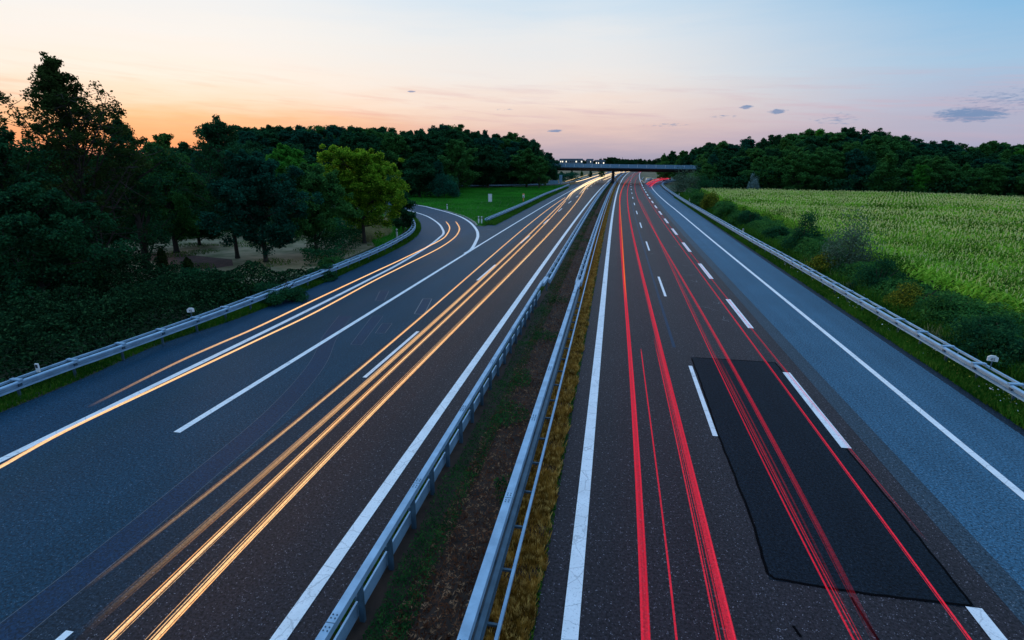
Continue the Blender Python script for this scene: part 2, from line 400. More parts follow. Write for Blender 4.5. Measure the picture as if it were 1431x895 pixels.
# dirty hatch remnants in the nose
mb = MB()
for k in range(7):
    y = 58 + k * 6.0; x1 = -13.6 + off(y)
    ribbon(mb, [Vector((x1 - .5 - .4 * random.random(), y, 0)), Vector((x1 - 1.6 - .5 * random.random(), y + .6, 0))], .10, .010)
tag(mb.build('hatch_marking', 'faint_paint'), kind='structure')

# low kerb along the inside of the ramp's nose
mb = MB(); kr = smooth_path([at(*p) for p in [(620, 294.5), (640, 300.3), (651, 304), (661, 310), (666.5, 315.4)]], 5)
mb.sweep(kr, [(-.12, -.05), (-.12, .1), (.08, .1), (.1, -.05)]); tag(mb.build('kerb', 'concrete'), kind='structure')

# soils
def soil(name, pts, z, mat):
    mb = MB(); mb.poly([Vector((p[0], p[1], 0)) for p in pts], z); return tag(mb.build(name, mat), kind='structure')
nose = [at(*p) for p in [(620, 293.5), (640, 301), (651, 304.5), (661, 310.4), (666, 315.8), (673.5, 316.7)]]
lawn_pts = [Vector((-95, 123, 0)), Vector((-60, 118, 0)), Vector((-43, 105.5, 0)), Vector((-40, 103.5, 0))] + nose + [Vector((-15.8, 75, 0)), Vector((-15.6, 120, 0)), Vector((-15.0, 165, 0)), Vector((-16, 190, 0)), Vector((-22, 178, 0)), Vector((-34.7, 167, 0)), Vector((-47, 162, 0)), Vector((-95, 158, 0))]
soil('lawn', lawn_pts, -.015, 'lawn_soil')
clear_pts = [(-46, 30), (-24, 29), (-22.5, 40), (-23.5, 56), (-30, 70), (-45, 60), (-52, 45)]
soil('clearing_earth', clear_pts, -.02, 'earth')
soil('ploughed_patch', [(-38, 38.5), (-31, 36.2), (-30, 38), (-32, 40.5), (-40, 42.5), (-44, 41)], -.012, 'red_earth')
road_strip('verge_earth', 13.15, 16.8, -4, 160, -.01, 'verge_soil')
soil('field_earth', [(17, 10), (150, 10), (190, 128), (80, 132), (20, 138), (17.5, 120)], -.03, 'field_soil')

# ------------------------------------------------------------------ guardrails
def wprof(d=1, z=.44, t=.012):
    o_ = [(0, z), (.08 * d, z + .03), (.08 * d, z + .085), (-.06 * d, z + .09), (-.06 * d, z + .22), (.08 * d, z + .225), (.08 * d, z + .28), (0, z + .31)]
    i_ = [(a - t * d, b) for a, b in reversed(o_)]
    return o_ + i_
def posts(th, path, step, postmesh, limit=90, lat=0.0):
    """every post a child of the rail; the ones beyond `limit` as one part"""
    P = resample(path, step); far = MB(); pm = None
    order = sorted(range(len(P) - 1), key=lambda i: P[i].length)[:limit]; keep = set(order)
    for i in range(len(P) - 1):
        t = (P[i + 1] - P[i]); t.z = 0; t.normalize(); rt = Vector((t.y, -t.x, 0)); p = P[i] + rt * lat
        ang = math.atan2(-t.x, t.y)
        if i in keep:
            o = bpy.data.objects.new('post', postmesh); C.objects.link(o); o.parent = th
            o.location = p; o.rotation_euler = (0, 0, ang)
        else:
            rm = Matrix.Rotation(ang, 3, 'Z'); n = len(far.v)
            far.v += [tuple(rm @ v.co + p) for v in postmesh.vertices]
            far.f += [tuple(k + n for k in f.vertices) for f in postmesh.polygons]; far.mi += [p_.material_index for p_ in postmesh.polygons]
    if far.v: tag(far.build('posts_far', ['steel_dark', 'steel'], th), kind='stuff').name = 'post_row'
def post_mesh(kind):
    mb = MB()
    if kind == 'double':     # sigma post, spacer reaching back to the rear rail (front = +x of the local frame)
        mb.box((-.18, 0, .3), (.10, .05, .74)); mb.cur = 1; mb.box((-.15, 0, .765), (.46, .14, .05)); mb.cur = 0; mb.box((-.05, 0, .6), (.09, .12, .2))
    elif kind == 'single':
        mb.box((-.12, 0, .27), (.09, .05, .72)); mb.box((-.06, 0, .6), (.10, .1, .2))
    elif kind == 'box':
        mb.box((0, 0, .40), (.10, .07, .88)); mb.box((.07, 0, .5), (.08, .07, .10))
    elif kind == 'twin':
        mb.box((0, 0, .3), (.10, .05, .72)); mb.cur = 1; mb.box((0, 0, .765), (.34, .14, .05))
    me = bpy.data.meshes.new('post'); me.from_pydata(mb.v, [], mb.f); me.materials.append(M['steel_dark']); me.materials.append(M['steel']); me.polygons.foreach_set('material_index', mb.mi); me.update(); return me
PM = {k: post_mesh(k) for k in ('double', 'single', 'box', 'twin')}
PMm = {}
def mirrored(me):
    c = me.copy(); c.transform(Matrix.Scale(-1, 4, (1, 0, 0))); c.flip_normals(); return c
for k in list(PM): PMm[k] = mirrored(PM[k])

def guardrail(path, d, label, style='double', step=2.0, name='guardrail', cat='guardrail', group=None):
    """d = +1: the beam faces right of the path, -1: left"""
    th = empty(name); tag(th, label, cat, group)
    mb = MB(); mb.sweep(path, wprof(d)); mb.build('beam', 'steel', th)
    if style == 'double':
        mb = MB(); mb.sweep(path, [(-.40 * d, .67), (-.33 * d, .67), (-.33 * d, .75), (-.40 * d, .75)]); mb.build('rear_rail', 'steel', th)
    posts(th, path, step, (PM if d > 0 else PMm)[style])
    return th
# right-hand rail
gr = smooth_path([(13.75, 10, 0), (13.75, 20, 0), (13.6, 45, 0), (13.4, 60, 0), (13.15, 105, 0), (13.2, 125, 0), (13.5, 150, 0), (14.2, 175, 0), (15.6, 195, 0), (19, 214, 0), (24.5, 230, 0)], 8)
guardrail(gr, -1, 'long galvanised guardrail along the right shoulder between the road and the maize field', 'double')
# left-hand rail
gl = [Vector((-20.1, -2, 0)), Vector((-20.15, 8, 0))] + [at(px, py, .72) - Vector((0, 0, .72)) for px, py in [(60, 521), (181, 479), (360, 415), (520, 352), (566, 329), (577.7, 319.7), (579.7, 312.4), (574.5, 304), (559.8, 296.7)]] + [Vector((-40, 86, 0)), Vector((-60, 97, 0))]
guardrail(smooth_path(gl, 6), 1, 'galvanised guardrail curving round the left ramp in front of the trees', 'double')
# nose rail
gn = [at(680.4, 310.5), at(684, 307, .25), Vector((-16.2, 82, 0)), Vector((-15.9, 103, 0)), Vector((-15.8, 128, 0)), Vector((-15.0, 155, 0)), Vector((-14.6, 178, 0))]
for v in gn: v.z = 0
gn[0].z = -.5; gn[1].z = -.25
guardrail(smooth_path(gn, 6), 1, 'guardrail with sunken end between the ramp nose lawn and the left carriageway', 'double')
gb = smooth_path([Vector((-75, 158, .15)), Vector((-46.6, 162.5, .15)), Vector((-34.7, 167.2, .15)), Vector((-22.7, 177.3, .1)), Vector((-17.0, 192, 0)), Vector((-15.2, 215, 0)), Vector((-12, 270, 0)), Vector((-4, 350, 0))], 6)
guardrail(gb, 1, 'low guardrail across the back of the green lawn in front of the dark wood', 'single', 4.0)

# median rails
def rail_bolts(mb, x, z):
    mb.cur = 1
    for k in range(9):
        y = 2.3 + k * 3.99; mb.box((x, y, z - .001), (.15, .012, .006))
        for dy in (-.16, -.09, .09, .16):
            for dx in (-.035, .035): mb.tube([(x + dx, y + dy, z - .004), (x + dx, y + dy, z + .012)], .013, 6)
    mb.cur = 0
def med(x, y): return Vector((x + off(y), y, 0))
th = empty('guardrail'); tag(th, 'box-beam guardrail on the left edge of the median beside the headlight lanes', 'guardrail')
XL = -4.17
near = [med(XL, y) for y in ys(-2, 32.5, 3)]
mb = MB(); mb.sweep(near, [(-.075, .84), (.075, .84), (.075, .97), (-.075, .97)]); rail_bolts(mb, XL + 0, .972); mb.build('box_rail', ['steel', 'steel_dark'], th)
mb = MB(); mb.sweep(near, [(-.13, .05), (-.09, .05), (-.09, .36), (-.13, .36)]); mb.build('beam', 'steel', th)
mb = MB(); mb.sweep([med(XL, 32.5), med(XL + .05, 34.5)], [(-.16, .62), (.12, .62), (.12, .8), (-.16, .8)]); mb.build('transition_piece', 'steel', th)
farp = [med(XL + .1, y) for y in ys(34, 400, 5)]
mb = MB(); mb.sweep(farp, [(a - .15, b) for a, b in wprof(-1)]); mb.sweep(farp, [(a + .15, b) for a, b in wprof(1)]); mb.build('far_beam', 'steel', th)
posts(th, near, 1.33, PMm['box'], 40); posts(th, farp, 2.0, PM['twin'], 55)
th = empty('guardrail'); tag(th, 'box-beam guardrail with low rub rail beside the orange dry grass of the median', 'guardrail')
XR = -2.0
near = [med(XR, y) for y in ys(-2, 32.0, 3)]
mb = MB(); mb.sweep(near, [(-.10, .70), (.08, .70), (.08, .86), (-.10, .86)]); rail_bolts(mb, XR + -.01, .862); mb.build('box_rail', ['steel', 'steel_dark'], th)
mb = MB(); mb.sweep(near, [(a + .12, b - .04) for a, b in wprof(1, .38)]); mb.build('beam', 'steel_dark', th)
allp = [med(XR + .42, y) for y in ys(-2, 400, 4)]
mb = MB(); mb.sweep(allp, [(-.03, .34), (.03, .34), (.03, .42), (-.03, .42)]); mb.build('rub_rail', 'steel', th)
mb = MB(); mb.sweep([med(XR, 32.0), med(XR + .02, 34)], [(-.14, .62), (.14, .62), (.14, .8), (-.14, .8)]); mb.build('transition_piece', 'steel', th)
farp = [med(XR, y) for y in ys(33.5, 400, 5)]
mb = MB(); mb.sweep(farp, [(a - .13, b) for a, b in wprof(-1)]); mb.sweep(farp, [(a + .13, b) for a, b in wprof(1)]); mb.build('far_beam', 'steel', th)
pmx = MB(); pmx.box((0, 0, .34), (.10, .06, .72)); pmx.box((.24, 0, .36), (.40, .05, .05))
pme = bpy.data.meshes.new('post'); pme.from_pydata(pmx.v, [], pmx.f); pme.materials.append(M['steel_dark'])
posts(th, near, 1.33, pme, 40); posts(th, farp, 2.0, PM['twin'], 55)

# ------------------------------------------------------------------ reflector posts and number plates
def reflector_post(loc, label, h=1.0, group='white reflector posts'):
    th = empty('reflector_post', loc); tag(th, label, 'reflector post', group)
    mb = MB(); mb.box((0, 0, h / 2), (.16, .14, h), None, .9); mb.build('post', 'white_plastic', th)
    mb = MB(); mb.box((0, 0, h * .78), (.166, .146, h * .18), None, .98); mb.build('black_band', 'black_plastic', th)
    mb = MB(); mb.box((0, -.075, h * .78), (.06, .012, .12)); mb.build('reflector', 'white_plastic', th)
for (px, py), lb in [((669, 313), 'left post of the white reflector pair at the ramp nose'), ((673.2, 313.2), 'right post of the white reflector pair at the ramp nose'),
                     ((625, 294), 'white reflector post on the grass edge inside the ramp bend'), ((555, 333), 'white reflector post behind the guardrail below the round yellow-green tree')]:
    reflector_post(at(px, py), lb)
def rail_reflector(px, py, label, base=.74, h=.42):
    p = at(px, py, base)
    th = empty('rail_reflector', p); tag(th, label, 'reflector', 'small white reflectors on top of the guardrails')
    mb = MB(); mb.box((0, 0, h / 2), (.14, .05, h)); mb.build('body', 'white_plastic', th)
    mb = MB(); mb.box((0, -.028, h * .7), (.10, .01, .12)); mb.build('reflector', 'black_plastic', th)
rail_reflector(1038, 325.5, 'white reflector on the right guardrail level with the tall dark bushes')
rail_reflector(963.5, 281, 'white reflector on the right guardrail beside the yellow-green bush')
rail_reflector(949, 273, 'small white reflector on the right guardrail nearest the exit ramp bend')
rail_reflector(679.5, 259, 'small white reflector on the back guardrail above the pale cabinet', .9, .5)
rail_reflector(729.5, 258.5, 'small white reflector on the back guardrail above the orange post', .9, .5)
rail_reflector(54, 520, 'white reflector standing on the left guardrail nearest the camera', .74, .32)
def plate(px, py, label, yawz):
    p = at(px, py, .76); th = empty('kilometre_plate', p, yawz); tag(th, label, 'road plate')
    mb = MB(); mb.tube([(0, 0, -.02), (0, 0, .3)], .02, 6); mb.build('stem', 'steel_dark', th)
    mb = MB(); w, z0, z1, zt = .155, .26, .41, .47
    pr = [(-w, z0), (w, z0), (w, z1), (.07, zt), (-.07, zt), (-w, z1)]
    vs = [(x, -.035, z) for x, z in pr] + [(x, .035, z) for x, z in pr]; n = len(pr)
    mb.add(vs, [tuple(range(n)), tuple(reversed(range(n, 2 * n)))] + [(i, i + n, (i + 1) % n + n, (i + 1) % n) for i in range(n)])
    pl = mb.build('plate', 'white_plastic', th)
    cu = bpy.data.curves.new('digits', 'FONT'); cu.body = '45'; cu.size = .15; cu.align_x = 'CENTER'; cu.extrude = .002
    to = bpy.data.objects.new('digits', cu); C.objects.link(to)
    bpy.context.view_layer.update()
    me = bpy.data.meshes.new_from_object(to.evaluated_get(bpy.context.evaluated_depsgraph_get())); bpy.data.objects.remove(to)
    me.materials.clear(); do = link('digits', me, 'black_plastic', pl)
    do.rotation_euler = (math.pi / 2, 0, 0); do.location = (0, -.039, z0 + .025)
plate(1384, 514, 'white house-shaped plate numbered 45 on the right guardrail', -.35)
plate(268, 443.5, 'white house-shaped number plate standing on the left guardrail', .5)

# cabinet, orange post, exit sign backs
p = at(685, 283); th = empty('roadside_cabinet', p, .15); tag(th, 'pale grey electrical cabinet standing on the green lawn', 'cabinet')
mb = MB(); mb.box((0, 0, .78), (.72, .42, 1.56)); mb.build('body', 'cabinet', th)
mb = MB(); mb.box((0, 0, 1.59), (.80, .50, .07)); mb.build('roof', 'cabinet', th)
mb = MB(); mb.box((0, -.222, .8), (.62, .02, 1.35)); d_ = mb.build('door', 'white_plastic', th)
mb = MB(); mb.box((.24, -.24, .85), (.03, .03, .14)); mb.build('handle', 'black_plastic', d_)
mb = MB(); mb.box((0, 0, .04), (.8, .5, .1)); mb.box((-1.2, -.1, .03), (1.7, .5, .08)); mb.build('plinth', 'concrete', th)
p = at(731.5, 282.5); th = empty('emergency_phone', p); tag(th, 'orange emergency phone post behind the nose guardrail', 'emergency phone')
mb = MB(); mb.tube([(0, 0, 0), (0, 0, .9)], .11, 8); mb.build('post', 'orange', th)
mb = MB(); mb.box((0, 0, 1.15), (.36, .34, .62)); mb.build('housing', 'white_plastic', th)
mb = MB(); mb.box((0, 0, 1.55), (.46, .44, .22), None, .6); mb.build('hood', 'orange', th)
mb = MB(); mb.box((0, -.18, 1.0), (.22, .03, .2)); mb.build('flap', 'black_plastic', th)
p = at_dist(780, 262, 176); p.z = 0
th = empty('direction_sign', p, .1); tag(th, 'pointed grey sign seen from behind on two posts by the far lawn', 'road sign')
mb = MB(); pr = [(-3.3, 1.35), (-2.6, .85), (.0, .85), (.0, 2.0), (-2.6, 2.0), (-3.3, 1.5)]
n = len(pr); mb.add([(x, -.03, z) for x, z in pr] + [(x, .03, z) for x, z in pr], [tuple(range(n)), tuple(reversed(range(n, 2 * n)))] + [(i, i + n, (i + 1) % n + n, (i + 1) % n) for i in range(n)])
mb.build('arrow_panel', 'sign_back', th)
for x in (-2.3, -.3):
    mb = MB(); mb.tube([(x, .08, -.3), (x, .08, 2.0)], .045, 8); mb.build('post', 'steel_dark', th)
p2 = p + Vector((.75, .3, 0)); th = empty('marker_sign', p2, .1); tag(th, 'tall narrow grey sign seen from behind next to the pointed sign', 'road sign')
mb = MB(); mb.box((0, 0, 2.5), (.95, .05, 2.3)); mb.build('panel', 'sign_back', th)
mb = MB(); mb.tube([(0, .08, -.3), (0, .08, 3.5)], .05, 8); mb.build('post', 'steel_dark', th)

# ------------------------------------------------------------------ bridge
BY = 209
th = empty('road_bridge', (-2.0, BY, 0), R(-1.2)); tag(th, 'long low concrete road bridge crossing both carriageways', 'bridge')
x0, x1 = -62, 46
def bz(x): return -.012 * (x + 2)
mb = MB(); n = 14; vs = []
prof = [(-5.2, 5.55), (-5.2, 5.05), (-4.4, 4.95), (-3.6, 4.25), (3.6, 4.25), (4.4, 4.95), (5.2, 5.05), (5.2, 5.55)]
for i in range(n + 1):
    x = x0 + (x1 - x0) * i / n; vs += [(x, y, z + bz(x)) for y, z in prof]
fs = [(i * 8 + k, (i + 1) * 8 + k, (i + 1) * 8 + (k + 1) % 8, i * 8 + (k + 1) % 8) for i in range(n) for k in range(8)]
fs += [tuple(range(8)), tuple(n * 8 + k for k in reversed(range(8)))]
mb.add(vs, fs); mb.build('deck', 'concrete_dark', th)
for s in (-1, 1):
    mb = MB()
    path = [Vector((x0 + (x1 - x0) * i / n, s * 5.25, bz(x0 + (x1 - x0) * i / n))) for i in range(n + 1)]
    mb.sweep(path, [(-.12, 5.45), (.12, 5.45), (.12, 5.78), (-.12, 5.78)]); mb.build('fascia', 'sign_back', th)
    mb = MB(); mb.sweep(path, [(-.05, 6.62), (.05, 6.62), (.05, 6.7), (-.05, 6.7)])
    mb.sweep(path, [(-.02, 5.8), (.02, 5.8), (.02, 6.6), (-.02, 6.6)]); rl_ = mb.build('railing', 'sign_back', th)
    for i in range(34):
        x = x0 + 1 + i * 3.2
        mb = MB(); mb.box((x, s * 5.25 - .08, 6.2 + bz(x)), (.12, .1, .95)); mb.build('railing_post', 'cabinet', rl_)
mb = MB(); mb.box((.9, 0, 2.1), (.9, 7, 4.5)); mb.build('pier', 'concrete_dark', th)
for sx in (-1, 1):
    mb = MB(); mb.box((sx * 36 + (2 if sx > 0 else -4), 0, 1.8), (1.5, 10, 5.4)); mb.build('abutment', 'concrete_dark', th)
# embankments carrying the road up to the bridge
def mound(name, pts, h, mat='verge_soil'):
    c = Vector((sum(p[0] for p in pts) / len(pts), sum(p[1] for p in pts) / len(pts), 0)); n = len(pts)
    mb = MB(); vs = [(p[0], p[1], -.1) for p in pts] + [((p[0] - c.x) * .6 + c.x, (p[1] - c.y) * .35 + c.y, h) for p in pts]
    mb.add(vs, [(i, (i + 1) % n, (i + 1) % n + n, i + n) for i in range(n)] + [tuple(range(n, 2 * n))]); return tag(mb.build(name, mat), kind='structure')
mound('embankment', [(-120, 192), (-38, 196), (-34, 209), (-38, 222), (-120, 226)], 5.2)
mound('embankment', [(34, 197), (120, 192), (120, 226), (34, 222), (30, 209)], 4.9)

# nose of the exit ramp: crash cushion and rail bend
th = empty('crash_cushion', at(905.5, 253.5)); tag(th, 'pale rounded crash cushion in the exit fork under the bridge', 'crash cushion')
mb = MB(); mb.tube([(0, 0, .1), (0, 0, 1.2)], .9, 14); mb.build('nose_drum', 'white_plastic', th)
mb = MB(); mb.box((.6, 3.2, .65), (1.7, 5.6, 1.1)); mb.build('body', 'concrete', th)
mb = MB(); mb.tube([(0, 0, 1.22), (0, 0, 1.4)], [.9, .5], 14); mb.build('cap', 'cone_yellow', th)
g2 = smooth_path([Vector((12.3, 262, 0)), Vector((10.9, 240, 0)), Vector((9.9, 222, 0)), Vector((9.6, 216, 0)), Vector((10.4, 213.5, 0)), Vector((11.6, 217, 0)), Vector((14.5, 232, 0)), Vector((20, 250, 0))], 6)
guardrail(g2, -1, 'guardrail bent round the exit fork beneath the bridge', 'single', 4.0)
M['gravel'] = simple('pale_gravel', (.40, .37, .30), .95, 0, .3, 3, .3)
soil('gore_gravel', [(9.9, 216), (10.6, 214.5), (14.2, 232), (22, 254), (26, 262), (14, 266)], .008, 'gravel')

# ------------------------------------------------------------------ trees
def crown_skeleton(H, Rr, base, nb, rise, prof, seed, topn=4):
    """branches spiralling up a trunk; returns limb tubes and clump centres"""
    rs = np.random.default_rng(seed); limbs = []; cl = []
    lean = rs.uniform(-.04, .04, 2) * H
    def trunk_p(t): return np.array([lean[0] * t * t, lean[1] * t * t, H * t])
    for i in range(nb):
        t = base + (1 - base) * (i + rs.uniform(0, .8)) / nb
        az = i * 2.4 + rs.uniform(-.5, .5); p0 = trunk_p(min(t * .92, .97))
        L = Rr * prof((t - base) / (1 - base)) * rs.uniform(.72, 1.12)
        pts = [p0]; d = np.array([math.cos(az), math.sin(az), rise * rs.uniform(.5, 1.4)]); d /= np.linalg.norm(d)
        m = 5
        for k in range(m):
            d = d + rs.normal(0, .16, 3) + np.array([0, 0, .05]); d /= np.linalg.norm(d)
            pts.append(pts[-1] + d * L / m)
            if k >= 1:
                for q in range(3):
                    dd = rs.normal(0, 1, 3); dd[2] = dd[2] * .6 + .15
                    dd /= np.linalg.norm(dd); l2 = L * rs.uniform(.12, .34) * (1.2 - .12 * k)
                    e = pts[-1] + dd * l2; cl.append(e)
                    limbs.append(([pts[-1], (pts[-1] + e) / 2 + [0, 0, -.04 * l2], e], max(.012, .012 * H / 8)))
        cl.append(pts[-1]); limbs.append((pts, None))
    for t in np.linspace(.66, 1.0, 14):
        rr = Rr * max(.06, prof(min(.97, (t - base) / (1 - base)))) * .62 * (1 - .55 * max(0, t - .85) / .15)
        for q in range(topn):
            aa = rs.uniform(0, 6.28); r_ = rr * math.sqrt(rs.uniform(0, 1)); cl.append(trunk_p(t - rs.uniform(0, .05)) + np.array([r_ * math.cos(aa), r_ * math.sin(aa), rs.normal(0, .012 * H)]))
    return limbs, np.array(cl), trunk_p
def tree_meshes(H, Rr, base=.12, nb=26, rise=.7, prof=None, seed=1, leaf=.22, per=170, cr=.55, topn=4, squash=.75, trunkr=None, fill=0, up=.5):
    prof = prof or (lambda u: (1 - u) ** .55 * (.75 + .5 * min(1, u * 3)) if u < 1 else .2)
    limbs, cl, tp = crown_skeleton(H, Rr, base, nb, rise, prof, seed, topn)
    tr = trunkr or H * .022
    mb = MB(); mb.tube([tp(t) for t in (0, .03, .15, .35, .55, .75, .95)], [tr * 1.5, tr * 1.1, tr, tr * .8, tr * .55, tr * .33, tr * .1], 8)
    for pts, r in limbs:
        if r is None:
            k = len(pts); mb.tube(pts, [tr * .42 * (1 - .85 * i / (k - 1)) for i in range(k)], 5, False)
        else: mb.tube(pts, [r, r * .8, r * .4], 3, False)
    me_t = bpy.data.meshes.new('trunk'); me_t.from_pydata(mb.v, [], mb.f); me_t.materials.append(M['bark']); me_t.update()
    rs = np.random.default_rng(seed + 99)
    n = (per * rs.uniform(.5, 1.5, len(cl))).astype(int); rad = cr * rs.uniform(.55, 1.25, len(cl)) * (1 - .45 * (cl[:, 2] / H) ** 3)
    P = np.repeat(cl, n, 0); g = rs.normal(size=(len(P), 3)); g /= np.linalg.norm(g, axis=1)[:, None]
    g *= (rs.uniform(0, 1, len(P)) ** .45)[:, None] * np.repeat(rad, n)[:, None]; g[:, 2] *= squash
    P = P + g + rs.normal(0, .04, P.shape)
    P = P[P[:, 2] > .1]
    return me_t, P, leaf, up
def mk_crown(P, leaf, mat, up=.5):
    me = quads_mesh('crown', leaf_quads(P, leaf, up)); me.materials.append(M[mat]); return me
def place_tree(loc, me_t, me_c, label, group=None, name='tree', cat='tree', rz=0, s=1.0, sz=None):
    th = empty(name, loc, rz); th.scale = (s, s, sz or s); tag(th, label, cat, group)
    for nm, me in (('trunk', me_t), ('crown', me_c)):
        o = bpy.data.objects.new(nm, me); C.objects.link(o); o.parent = th
    return th
def ground_pt(px, dist, py=300):
    p = at_dist(px, py, dist); return Vector((p.x, p.y, 0))
def top_h(px, py, dist): return at_dist(px, py, dist).z

round_prof = lambda u: math.sqrt(max(0.02, 1 - (u * 1.0 - .25) ** 2 / .62))
spire = lambda u: max(.16, (1 - u) ** .62 * (.7 + .55 * min(1, u * 4)))
broad = lambda u: max(.3, (1 - u ** 2.6)) * (.75 + .35 * min(1, u * 3))

# the single trees on the left: px of the stem, px-height of the top, distance, radius, ...
near = [
 # px, top, dist, R, base, nb, rise, prof, leaf, per, cr, mat, label
 (70, 57, 46, 6.9, .10, 62, 1.15, (lambda u: max(.10, (1 - u) ** .9 * (.8 + .5 * min(1, u * 4)))), .17, 36, .48, 'leaf_tall', 'tallest tree at the left, airy pointed dark crown against the sunset sky'),
 (-22, 165, 44, 4.6, .10, 34, .9, broad, .18, 60, .55, 'leaf_dark', 'dark leafy tree cut by the left edge of the view'),
 (163, 152, 50, 3.8, .08, 36, 1.2, spire, .18, 40, .5, 'leaf_dark', 'slender dark tree just right of the tallest tree'),
 (218, 190, 58, 4.2, .08, 30, .6, broad, .20, 130, .6, 'leaf_mid', 'round-topped green tree in the gap between the tall tree and the feathery tree'),
 (302, 155, 52, 4.7, .16, 44, 1.2, spire, .18, 36, .5, 'leaf_dark', 'feathery-topped dark tree standing left of the middle of the roadside trees'),
 (352, 215, 49, 4.4, .10, 34, .7, broad, .19, 150, .6, 'leaf_teal', 'dense blue-green tree with a low crown behind the left guardrail'),
 (402, 202, 78, 4.6, .10, 30, .6, broad, .24, 150, .7, 'leaf_bright', 'bright green rounded tree behind the roadside row'),
 (430, 232, 52, 3.7, .14, 34, .6, round_prof, .18, 150, .55, 'leaf_mid', 'green tree with yellowish top immediately left of the round yellow-green tree'),
 (499, 208, 57, 4.4, .20, 56, .5, (lambda u: math.sqrt(max(.05, 1 - (u - .38) ** 2 / .42))), .19, 150, .55, 'leaf_yellow', 'round yellow-green tree with bare trunk beside the ramp bend'),
 (262, 240, 62, 3.6, .06, 26, .6, broad, .22, 130, .65, 'leaf_dark', 'low dark tree behind the clearing'),
 (120, 235, 60, 5.0, .06, 30, .6, broad, .22, 130, .7, 'leaf_dark', 'dark bushy tree filling the space behind the tallest tree'),
 (20, 250, 40, 3.8, .04, 28, .6, broad, .18, 130, .6, 'leaf_dark', 'low dense green tree in front of the tallest tree near the left edge'),
 (560, 262, 66, 2.0, .04, 14, .5, broad, .18, 120, .5, 'leaf_dark', 'small dark bushy tree under the edge of the round yellow-green tree'),
]
for i, (px, ty, dist, Rr, base, nb, rise, prof, leaf, per, cr, mat, label) in enumerate(near):
    H = top_h(px, ty, dist) - .3
    t, P, lf, up = tree_meshes(H, Rr, base, nb, rise, prof, 30 + i, leaf, per, cr, topn=2 if per < 40 else 4, trunkr=H * (.013 if per < 40 else .02))
    place_tree(ground_pt(px, dist, ty), t, mk_crown(P, lf, mat, up), label, 'roadside trees on the left')
# ivy-clad cone shrubs in the clearing
for px, py, h, lb in [(229, 378, 1.7, 'dark cone-shaped shrub on the left of the clearing'), (264, 381, 1.1, 'shorter dark cone-shaped shrub on the right of the clearing')]:
    n = 5000; z = rng.uniform(0, 1, n); a = rng.uniform(0, 6.28, n); r = (.42 + .12 * np.sin(3 * a + 7 * z) + .08 * np.sin(5 * a - 11 * z)) * (1 - z ** 1.6) ** .7 * np.sqrt(rng.uniform(.2, 1.2, n))
    P = np.stack([r * np.cos(a), r * np.sin(a), z * h + .05], 1)
    mb = MB(); mb.tube([(0, 0, 0), (0, 0, h * .8)], [.08, .02], 6)
    me = bpy.data.meshes.new('stem'); me.from_pydata(mb.v, [], mb.f); me.materials.append(M['bark'])
    th = empty('cone_shrub', at(px, py)); tag(th, lb, 'shrub')
    for nm, m_ in (('stem', me), ('foliage', mk_crown(P, .1, 'leaf_tall'))):
        o = bpy.data.objects.new(nm, m_); C.objects.link(o); o.parent = th

# prototypes for the woods
protos = []
for k, (Rr, prof, nb, rise) in enumerate([(.38, broad, 26, .7), (.38, round_prof, 26, .6), (.30, broad, 26, 1.0), (.44, round_prof, 28, .5), (.27, spire, 26, 1.2)]):
    t, P, lf, up = tree_meshes(15, 15 * Rr, .06, nb, rise, prof, 200 + k, .42, 62, 1.15)
    protos.append((t, {m: mk_crown(P, lf, m, up) for m in ('leaf_dark', 'leaf_mid', 'leaf_teal', 'leaf_bright')}))
KL = {'leaf_dark': 'dark', 'leaf_mid': 'mid-green', 'leaf_teal': 'blue-green', 'leaf_bright': 'bright green'}
used_f = [0]
def forest(tops, d0, rows, gap, grp, where, mats, jit=1.0, spread=3.4):
    for r in range(rows):
        dist = d0 + r * gap
        step = spread / dist * CAM_F
        x = tops[0][0] + random.uniform(0, step)
        while x < tops[-1][0]:
            for (xa, ya), (xb, yb) in zip(tops, tops[1:]):
                if xa <= x < xb: ty = ya + (yb - ya) * (x - xa) / (xb - xa)
            back = rows - 1 - r
            ty2 = ty + back * 9 + random.uniform(-3, 7) * jit
            dd = dist + random.uniform(-.4, .4) * gap
            H = max(3.0, top_h(x, ty2, dd))
            mat = random.choices(mats[0], mats[1])[0]; k = random.choices(range(5), (4, 4, 2, 4, 1))[0]
            kinds = ('broad', 'rounded', 'pointed', 'wide', 'narrow')
            t, cs = protos[k]; s = H / 15.6; sx = s * random.uniform(.95, 1.4)
            place_tree(ground_pt(x, dd, ty2), t, cs[mat], f'{kinds[k]} {KL[mat]} tree, {["front", "second", "third", "back"][min(3, r)]} row of {where}', grp + ', ' + kinds[k] + ' ' + KL[mat] + ' ' + str(r + 1), rz=random.uniform(0, 6.28), s=sx, sz=s)
            x += step * random.uniform(.75, 1.25)
mixL = (('leaf_dark', 'leaf_mid', 'leaf_teal'), (5, 2.2, 2.5)); mixR = (('leaf_dark', 'leaf_mid', 'leaf_teal', 'leaf_bright'), (4, 5, 1.2, .5))
forest([(-60, 205), (60, 205), (190, 208), (260, 200), (340, 196), (420, 196)], 92, 2, 12, 'trees of the left wood', 'wood behind roadside trees', mixL, 1.2, 4.4)
forest([(330, 172), (400, 174), (450, 173), (500, 176), (560, 178), (640, 182)], 150, 2, 12, 'trees of the poplar wood', 'even-topped wood beyond left ramp', mixL, .6, 4.2)
forest([(575, 183), (600, 178), (622, 172), (650, 179), (690, 184), (725, 186), (748, 190), (762, 205), (775, 224)], 172, 3, 16, 'trees of the wood by the bridge', 'dark wood left of the bridge', mixL, .6, 4.6)
